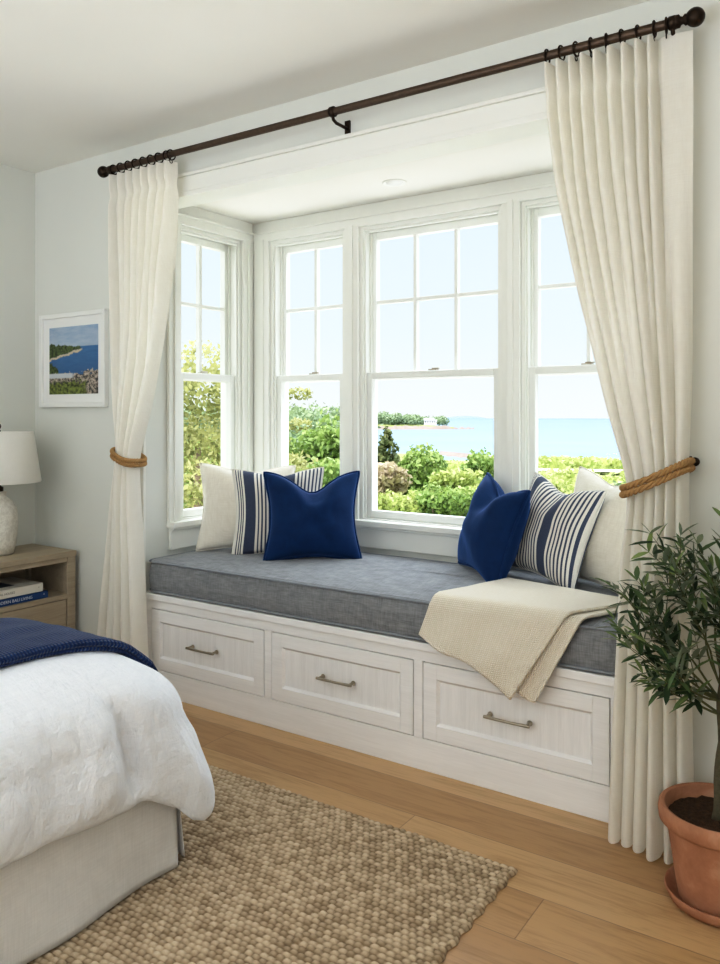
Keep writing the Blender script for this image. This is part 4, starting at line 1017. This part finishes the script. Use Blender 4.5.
# ------------------------------------------------------------------ outdoors
EYE = Vector((0, 0, 1.25))
def ground(d): return -3.4 - 8.2 * float(sstep(15, 240, d))
SEAZ = -12.0
def polar(px, d):
    """plan position seen in a direction; px is only the bearing in the photograph"""
    a = math.radians(-34) + math.atan((px - 360) / 800.0); return d * math.sin(a), d * math.cos(a)
def shore(a):                                            # distance of the waterline for each bearing (degrees)
    return np.interp(a, [-80, -36.5, -34.5, -32, -28, -20, -10, 20], [900, 900, 420, 300, 262, 190, 165, 150])
rows = []; angs = np.linspace(-78, 22, 150)
for d in [6, 9, 13, 18, 24, 32, 42, 55, 70, 85, 92, 98, 104, 112, 130, 150, 175, 200, 230, 270, 320, 400, 500, 600, 700, 800, 900]:
    row = []
    for a in angs:
        s = shore(a); dd = min(d, s * 1.04); r = math.radians(a); z = ground(dd)
        z = z + .25 * mnoise.noise(Vector((dd * .05, a * .3, 0)))
        if dd > s * .96: z = SEAZ + .3 - 2.0 * float(sstep(.985, 1.03, dd / s))
        elif dd > s * .8: z = z + (SEAZ + .3 - z) * float(sstep(.8, .96, dd / s))
        row.append((dd * math.sin(r), dd * math.cos(r), z))
    rows.append(row)
m = MB(); m.grid(np.array(rows)); structure(m.build('terrain', M['meadow'], smooth=True), 'sunny green land falling from the house to the shore', 'land')
m = MB(); rows = []
for d in (100, 300, 700, 1500, 3300): rows.append([(d * math.sin(math.radians(a)), d * math.cos(math.radians(a)), SEAZ) for a in np.linspace(-80, 30, 60)])
m.grid(np.array(rows)); structure(m.build('sea', M['sea'], smooth=True, origin=(0, 0, SEAZ)), 'calm pale blue sea out to the horizon', 'sea')
m = MB(); rows = []
for d in (4.6, 7, 10, 13.5): rows.append([(d * math.sin(math.radians(a)), d * math.cos(math.radians(a)), -3.15) for a in np.linspace(-80, 25, 40)])
m.grid(np.array(rows)); structure(m.build('bounce_ground', M['bounce_ground'], smooth=True), 'unseen pale ground added below the window to bounce light', 'bounce_ground')  # added out of view as a reflector that brightens the bay ceiling
# pale footpath and flat shore rocks
def strip(name, mat, ctrl, lift, label, cat, flat=None):
    m = MB(); rows = [[], [], []]
    for px, d, w in ctrl:
        for k in (-1, 0, 1):
            x, y = polar(px, d + k * w); z = (ground(d + k * w) if flat is None else flat - (0 if k == 0 else 1.3)) + lift + (.25 if k == 0 else 0); rows[k + 1].append((x, y, z))
    m.grid(np.array(rows)); return structure(m.build(name, mat, smooth=True), label, cat)
strip('path', M['sand'], [(px, 108 + .02 * (px - 580), 7) for px in range(520, 680, 10)], .45, 'pale sandy track crossing the shrubs before the sea', 'path')
strip('beach_rocks', M['rock'], [(px, 262 - (px - 455) * .6, 9 + 4 * math.sin(px)) for px in range(440, 520, 4)], .9, 'flat pale rocks at the waterline', 'rocks', SEAZ)

def foliage(blobs, n, size, seed, dark=.55, flat=.0):
    """leaf sprays over the surface and inside of ellipsoid clumps, lighter on top and outside"""
    r = np.random.default_rng(seed); V = []; T = []
    vol = np.array([b[3] * b[4] for b in blobs]) ** 1.0; cnt = (n * vol / vol.sum()).astype(int) + 4
    for (cx, cy, cz, rx, rz), c in zip(blobs, cnt):
        d = r.normal(size=(c, 3)); d /= np.linalg.norm(d, axis=1, keepdims=True)
        rad = (.62 + .42 * r.random(c) ** .6)[:, None]
        bump = 1 + .18 * np.sin(d[:, :1] * 7 + cx * 3) * np.sin(d[:, 1:2] * 6 + seed) * 1.0
        p = d * rad * bump * np.array([rx, rx, rz]) + np.array([cx, cy, cz])
        a = r.normal(size=(c, 3)); a = a + d * .9; a /= np.linalg.norm(a, axis=1, keepdims=True)
        t1 = np.cross(a, r.normal(size=(c, 3))); t1 /= np.linalg.norm(t1, axis=1, keepdims=True); t2 = np.cross(a, t1)
        s = size * (.6 + .8 * r.random((c, 1)))
        q = np.stack([p + t1 * s, p + t2 * s * .55, p - t1 * s, p - t2 * s * .55], 1)
        V.append(q.reshape(-1, 3))
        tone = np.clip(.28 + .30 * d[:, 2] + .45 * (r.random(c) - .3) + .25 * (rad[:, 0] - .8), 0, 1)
        T.append(np.repeat(tone, 4))
    return np.concatenate(V), np.concatenate(T)
def leaf_object(name, V, T, mat, parent=None, origin='base'):
    F = np.arange(len(V)).reshape(-1, 4); m = MB(); m.v = [tuple(v) for v in V]; m.f = [tuple(int(i) for i in f) for f in F]
    return m.build(name, mat, parent, tone=T, recalc=False, origin=origin)
def plant(name, label, cat, px, d, top_z, width, mat, n, size, seed, shape='round', trunk=True, group=None, bottom=None):
    x, y = polar(px, d); g = ground(d); H = top_z - g; r = random.Random(seed)
    root = empty(name, (x, y, g), label, cat, group); bl = []
    if shape == 'round':
        cr = width / 2; low = g + H * .28 if bottom is None else bottom
        for k in range(11):
            a = r.uniform(0, 2 * PI); q = r.uniform(.15, .62) * cr; zz = low + (top_z - low) * r.uniform(.15, .80)
            sz = cr * r.uniform(.36, .55); bl.append((x + q * math.cos(a), y + q * math.sin(a), min(zz, top_z - sz * .7), sz, sz * .8))
        bl.append((x, y, (low + top_z) / 2, cr * .62, (top_z - low) * .5))
    elif shape == 'cone':
        for k in range(9):
            f = k / 8; rr = width / 2 * (1 - f) ** .8 + .12; bl.append((x + r.uniform(-.1, .1), y, g + H * (.18 + .80 * f), rr, H * .085))
            for q in range(3): a = r.uniform(0, 6.28); bl.append((x + rr * .7 * math.cos(a), y + rr * .7 * math.sin(a), g + H * (.16 + .80 * f), rr * .5, H * .05))
    elif shape == 'layers':                              # open crown in loose tiers
        for k in range(12):
            f = k / 11; a = r.uniform(0, 6.28); q = width / 2 * r.uniform(.1, .75); sz = width * r.uniform(.14, .24)
            bl.append((x + q * math.cos(a), y + q * math.sin(a), g + H * (.30 + .66 * f), sz, sz * .42))
    else:                                                # low shrub clump
        for k in range(9):
            a = r.uniform(0, 6.28); q = r.uniform(0, .7) * width / 2; sz = width * r.uniform(.17, .28); bl.append((x + q * math.cos(a), y + q * math.sin(a), top_z - sz * r.uniform(.8, 1.7), sz, sz * .85))
        bl.append((x, y, (top_z + g) / 2 - .1 * H, width * .42, H * .42))
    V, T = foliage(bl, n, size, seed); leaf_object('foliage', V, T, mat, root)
    m = MB(); tr = max(.06, width * .03)
    m.tube([(x, y, g - .3), (x + .04, y, g + H * .4), (x, y + .05, g + H * .75)], [tr, tr * .75, tr * .3], 8)
    for b in bl[:5]: m.tube([(x + .03, y, g + H * .35), ((x + b[0]) / 2, (y + b[1]) / 2, (g + H * .4 + b[2]) / 2), (b[0], b[1], b[2])], [tr * .5, tr * .35, tr * .15], 6)
    m.build('trunk', M['tree_bark'], root, smooth=True)
    return root
def zat(yy, d): return 1.25 + (415 - yy) * d / 800.0
TG, SG = 'trees outside the windows', 'shrubs outside the windows'
plant('tree', 'tall loose yellow green tree close outside the left side window', 'tree', 196, 13, 2.1, 5.2, M['leaf_pale'], 12000, .05, 31, 'layers', group=TG)
plant('tree', 'full green tree low outside the left side window', 'tree', 212, 17, .25, 5.0, M['leaf_green'], 11000, .06, 32, group=TG)
plant('tree', 'pale lime tree at the left edge of the side window', 'tree', 168, 19, 1.0, 5.0, M['leaf_lime'], 9000, .07, 33, group=TG)
plant('tree', 'thin pine with open tiers at the left of the narrow window', 'tree', 284, 16, 1.9, 1.5, M['leaf_pale'], 2200, .04, 34, 'layers', group=TG)
plant('tree', 'round green tree seen through the narrow left window', 'tree', 333, 30, zat(416, 30), 3.4, M['leaf_green'], 4200, .13, 35, group=TG)
plant('tree', 'small dark green tree behind the thin pine', 'tree', 312, 42, zat(424, 42), 4.0, M['leaf_far'], 2600, .16, 36, group=TG)
plant('tree', 'dark pointed evergreen at the left of the wide window', 'tree', 388, 40, zat(431, 40), 2.3, M['leaf_dark'], 3000, .13, 37, 'cone', group=TG)
plant('tree', 'broad mid green tree in the middle of the wide window', 'tree', 421, 30, zat(446, 30), 3.0, M['leaf_green'], 5200, .11, 38, group=TG)
plant('tree', 'light green tree beside the right velvet cushion', 'tree', 482, 34, zat(450, 34), 2.5, M['leaf_green'], 3600, .11, 39, group=TG)
plant('shrub', 'dusty pink flowering shrub below the dark evergreen', 'shrub', 384, 22, zat(462, 22), 1.7, M['leaf_pink'], 2600, .09, 40, 'shrub', group=SG)
plant('shrub', 'lime shrub at the lower left of the wide window', 'shrub', 392, 15, zat(488, 15), 1.5, M['leaf_lime'], 4680, 0.050, 41, 'shrub', group=SG)
plant('shrub', 'lime shrub below the broad mid green tree', 'shrub', 420, 17, zat(490, 17), 1.6, M['leaf_lime'], 4680, 0.054, 42, 'shrub', group=SG)
plant('shrub', 'green shrub low in the middle of the wide window', 'shrub', 448, 15, zat(484, 15), 1.3, M['leaf_green'], 4140, 0.050, 43, 'shrub', group=SG)
plant('shrub', 'pale shrub just left of the right velvet cushion', 'shrub', 472, 18, zat(486, 18), 1.6, M['leaf_lime'], 4680, 0.054, 44, 'shrub', group=SG)
plant('shrub', 'yellow green bush between the middle tree and the light tree', 'shrub', 455, 26, zat(468, 26), 2.0, M['leaf_lime'], 2600, .10, 45, 'shrub', group=SG)
plant('shrub', 'olive coloured bush at the foot of the thin pine', 'shrub', 300, 20, zat(452, 20), 2.2, M['leaf_pale'], 2600, .09, 46, 'shrub', group=SG)
plant('shrub', 'green bush under the round tree in the narrow window', 'shrub', 338, 19, zat(456, 19), 2.0, M['leaf_green'], 2600, .09, 47, 'shrub', group=SG)
plant('shrub', 'lime bush above the striped cushion by the right mullion', 'shrub', 548, 24, zat(476, 24), 2.0, M['leaf_lime'], 4680, 0.065, 48, 'shrub', group=SG)
plant('shrub', 'broad lime bush in the middle of the narrow right window', 'shrub', 578, 27, zat(478, 27), 2.6, M['leaf_lime'], 5400, 0.072, 49, 'shrub', group=SG)
plant('shrub', 'blue green bush beside the right curtain', 'shrub', 618, 24, zat(480, 24), 1.8, M['leaf_far'], 2300, .09, 50, 'shrub', group=SG)
plant('shrub', 'pale green bush low behind the right cream cushion', 'shrub', 596, 18, zat(492, 18), 1.6, M['leaf_pale'], 4140, 0.058, 51, 'shrub', group=SG)

# masses of far greenery nobody could count
def mass(name, label, items, n, size, mat, seed):
    V, T = foliage(items, n, size, seed); o = leaf_object(name, V, T, mat); tag(o, label, 'greenery', None, 'stuff'); return o
r = random.Random(5); it = []
for k in range(70):
    px = r.uniform(500, 690); d = r.uniform(118, 150); x, y = polar(px, d); w = r.uniform(2.5, 4.5); it.append((x, y, ground(d) + w * .22, w, w * .36))
mass('far_thicket', 'low sunlit thicket in front of the sea beyond the sandy track', it, 9000, .42, M['leaf_lime'], 61)
it = []
for k in range(110):
    px = r.uniform(360, 690); d = r.uniform(34, 92 if px < 500 else 60); x, y = polar(px, d); w = r.uniform(1.2, 2.4); it.append((x, y, ground(d) + w * .3, w, w * .55))
mass('meadow_scrub', 'loose scrub covering the slope between shrubs and shore', it, 15000, .22, M['leaf_lime'], 62)
it = []
for k in range(80):
    px = r.uniform(60, 350); d = r.uniform(30, 110); x, y = polar(px, d); w = r.uniform(1.6, 3.4); it.append((x, y, ground(d) + w * .5, w, w * .8))
mass('slope_woods', 'mixed woods filling the slope beyond the left windows', it, 15000, .28, M['leaf_green'], 63)
it = []
for k in range(120):
    px = r.uniform(40, 372); d = r.uniform(330, 560); x, y = polar(px, d); w = r.uniform(8, 13); it.append((x, y, ground(d) + w * .55 + r.uniform(0, 3.5), w, w * .85))
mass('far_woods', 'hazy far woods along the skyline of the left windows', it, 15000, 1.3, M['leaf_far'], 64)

# wooded headland with a white house
def hd(px, d): return polar(px, d)
rows = []
for f in np.linspace(0, 1, 24):
    px = 340 + 118 * f; w = 60 * (1 - f) ** .6 + 5; row = []
    for k in np.linspace(-1, 1, 9):
        x, y = polar(px, 790 + k * w); row.append((x, y, SEAZ - 1 + (5.5 * (1 - f) ** .5 + 1.6) * max(0.0, 1 - abs(k) ** 2.5)))
    rows.append(row)
m = MB(); m.grid(np.array(rows)); structure(m.build('headland', M['meadow'], smooth=True), 'low green headland reaching into the sea', 'headland')
rows = []
for px in np.linspace(345, 474, 60):
    w = 4 if px < 452 else 2.2; row = []
    for k in (-1, -.4, .4, 1):
        x, y = polar(px, 738 + 22 * max(0, (px - 410) / 60) + k * w * 3); row.append((x, y, SEAZ - .5 + (4.2 if abs(k) < 1 else 0) * (.75 + .5 * mnoise.noise(Vector((px * .3, k, 0)))) * (1 if px < 448 else .75 * (.4 + .6 * abs(math.sin(px * .5))))))
    rows.append(row)
m = MB(); m.grid(np.array(rows)); structure(m.build('headland_shore', M['rock'], smooth=True), 'pale rocky shore along the foot of the headland', 'shore')
it = []
for k in range(190):
    f = r.random(); px = 350 + 96 * f; d = r.uniform(765, 830); x, y = polar(px, d); w = r.uniform(4.0, 7.0) * (1 - .3 * f)
    if 420 < px < 440 and d < 800: continue
    it.append((x, y, SEAZ + 3.6 + w * .5 + r.uniform(0, 7.0) * (1 - .55 * f), w, w * .8))
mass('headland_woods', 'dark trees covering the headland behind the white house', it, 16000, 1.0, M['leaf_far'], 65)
hx, hy = polar(429, 762); hz = SEAZ + 5.2
house = empty('house', (hx, hy, hz), 'distant white house with a pale roof on the headland', 'house')
ca, sa = math.cos(.5), math.sin(.5)
def HT(x, y, z): x, y, z = x * .72, y * .72, z * .72; return (hx + x * ca - y * sa, hy + x * sa + y * ca, hz + z)
m = MB(); m.box(-6.5, 6.5, -4, 4, -2, 4.2, HT); m.box(5, 10, -3, 3, -2, 2.8, HT); m.build('walls', M['white_wall_ext'], house)
m = MB()
for x0, x1, yw, zb, zr in ((-7, 7, 4.7, 4.0, 7.2), (4.8, 10.6, 3.6, 2.6, 5.0)):
    m.add([HT(x0, -yw, zb), HT(x1, -yw, zb), HT(x1, 0, zr), HT(x0, 0, zr), HT(x0, yw, zb), HT(x1, yw, zb)], [(0, 1, 2, 3), (3, 2, 5, 4), (0, 3, 4), (1, 5, 2)])
m.build('roof', M['roof_ext'], house)
for k in range(4): boxes('window', M['dark_ext'], [], house) if False else None
for x in (-4.5, -1.5, 1.5, 4.5):
    q = MB(); q.box(x - .6, x + .6, -4.06, -3.95, 1.2, 3.0, HT); q.build('window', M['dark_ext'], house)
# faint far coast on the horizon
rows = [[], []]
for px in np.linspace(444, 486, 24):
    x, y = polar(px, 3200); h = 9.5 * math.sin(PI * (px - 444) / 42) ** .6; rows[0].append((x, y, SEAZ - 1)); rows[1].append((x, y, SEAZ + h))
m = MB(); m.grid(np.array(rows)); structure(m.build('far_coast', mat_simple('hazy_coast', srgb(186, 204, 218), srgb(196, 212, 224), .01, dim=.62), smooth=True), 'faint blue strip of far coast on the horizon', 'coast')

# ------------------------------------------------------------------ light
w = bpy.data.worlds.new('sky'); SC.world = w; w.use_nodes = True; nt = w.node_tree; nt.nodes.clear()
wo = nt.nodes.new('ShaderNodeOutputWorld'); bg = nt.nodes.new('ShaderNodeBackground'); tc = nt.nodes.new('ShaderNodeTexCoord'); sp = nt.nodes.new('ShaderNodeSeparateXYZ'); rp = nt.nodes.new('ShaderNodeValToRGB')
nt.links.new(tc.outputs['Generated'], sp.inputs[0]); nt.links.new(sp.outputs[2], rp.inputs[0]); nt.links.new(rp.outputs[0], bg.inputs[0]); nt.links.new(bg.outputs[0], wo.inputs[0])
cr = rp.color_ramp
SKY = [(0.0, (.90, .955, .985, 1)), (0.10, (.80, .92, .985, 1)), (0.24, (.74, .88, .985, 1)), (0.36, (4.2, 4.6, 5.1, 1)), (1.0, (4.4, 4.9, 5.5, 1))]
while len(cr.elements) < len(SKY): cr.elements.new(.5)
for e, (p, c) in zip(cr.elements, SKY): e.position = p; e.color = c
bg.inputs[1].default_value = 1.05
def light(name, typ, loc, rot, energy, color=(1, 1, 1), **kw):
    l = bpy.data.lights.new(name, typ); l.energy = energy; l.color = color
    for k, v in kw.items(): setattr(l, k, v)
    o = bpy.data.objects.new(name, l); COL.objects.link(o); o.location = loc; o.rotation_euler = rot; return o
def aim(loc, tgt): return (Vector(tgt) - Vector(loc)).to_track_quat('-Z', 'Y').to_euler()
light('sun', 'SUN', (0, -10, 20), aim((-4, -9, 9), (0, 0, 0)), 3.0, (1, .96, .88), angle=math.radians(1.5))
light('fill_back', 'AREA', (-1.9, FY + .05, 1.5), aim((-1.9, FY, 1.5), (-2.1, 2, 1.45)), 9, (.84, .905, 1), shape='RECTANGLE', size=2.6, size_y=1.7)  # added fill lamp, stands in for unseen windows behind the camera
light('fill_up', 'AREA', (-1.3, -1.1, .9), (PI, 0, 0), 94, (.84, .905, 1), shape='RECTANGLE', size=1.8, size_y=1.2)  # added fill pointing up to lift the ceiling, no such fixture in the room
light('fill_right', 'AREA', (RX - .05, -.7, 1.5), aim((RX, -.7, 1.5), (-2.6, .6, .7)), 16, (.84, .905, 1), shape='RECTANGLE', size=2.2, size_y=1.5)  # added fill for the bed foot and left wall, no real source there
for i, (x, y, wd, rz) in enumerate(((-1.755, BY + .15, 2.0, 0), (XL - .15, 2.84, .5, PI / 2), (XR + .15, 2.84, .5, -PI / 2))):
    o = light('window_portal', 'AREA', (x, y, 1.44), (-PI / 2, 0, rz), 1, shape='RECTANGLE', size=wd, size_y=1.5); o.data.cycles.is_portal = True

# ------------------------------------------------------------------ camera
cam = bpy.data.cameras.new('camera'); co = bpy.data.objects.new('camera', cam); COL.objects.link(co)
co.location = EYE; co.rotation_euler = (PI / 2, 0, math.radians(34))
cam.sensor_fit = 'VERTICAL'; cam.sensor_height = 36; cam.sensor_width = 36; cam.lens = 800 / 964 * 36
cam.shift_y = -(482 - 415) / 964; cam.clip_start = .05; cam.clip_end = 20000
SC.camera = co
SC.view_settings.view_transform = 'Standard'; SC.view_settings.look = 'None'; SC.view_settings.exposure = 0.0
SC.view_settings.use_curve_mapping = True
_cv = SC.view_settings.curve_mapping.curves[3]
for _x, _y in ((.04, .026), (.16, .135), (.45, .47), (.75, .82)): _cv.points.new(_x, _y)
SC.view_settings.curve_mapping.update()
SC.cycles.max_bounces = 10; SC.cycles.diffuse_bounces = 6; SC.cycles.transparent_max_bounces = 16
SC.cycles.caustics_reflective = False; SC.cycles.caustics_refractive = False; SC.cycles.use_denoising = True
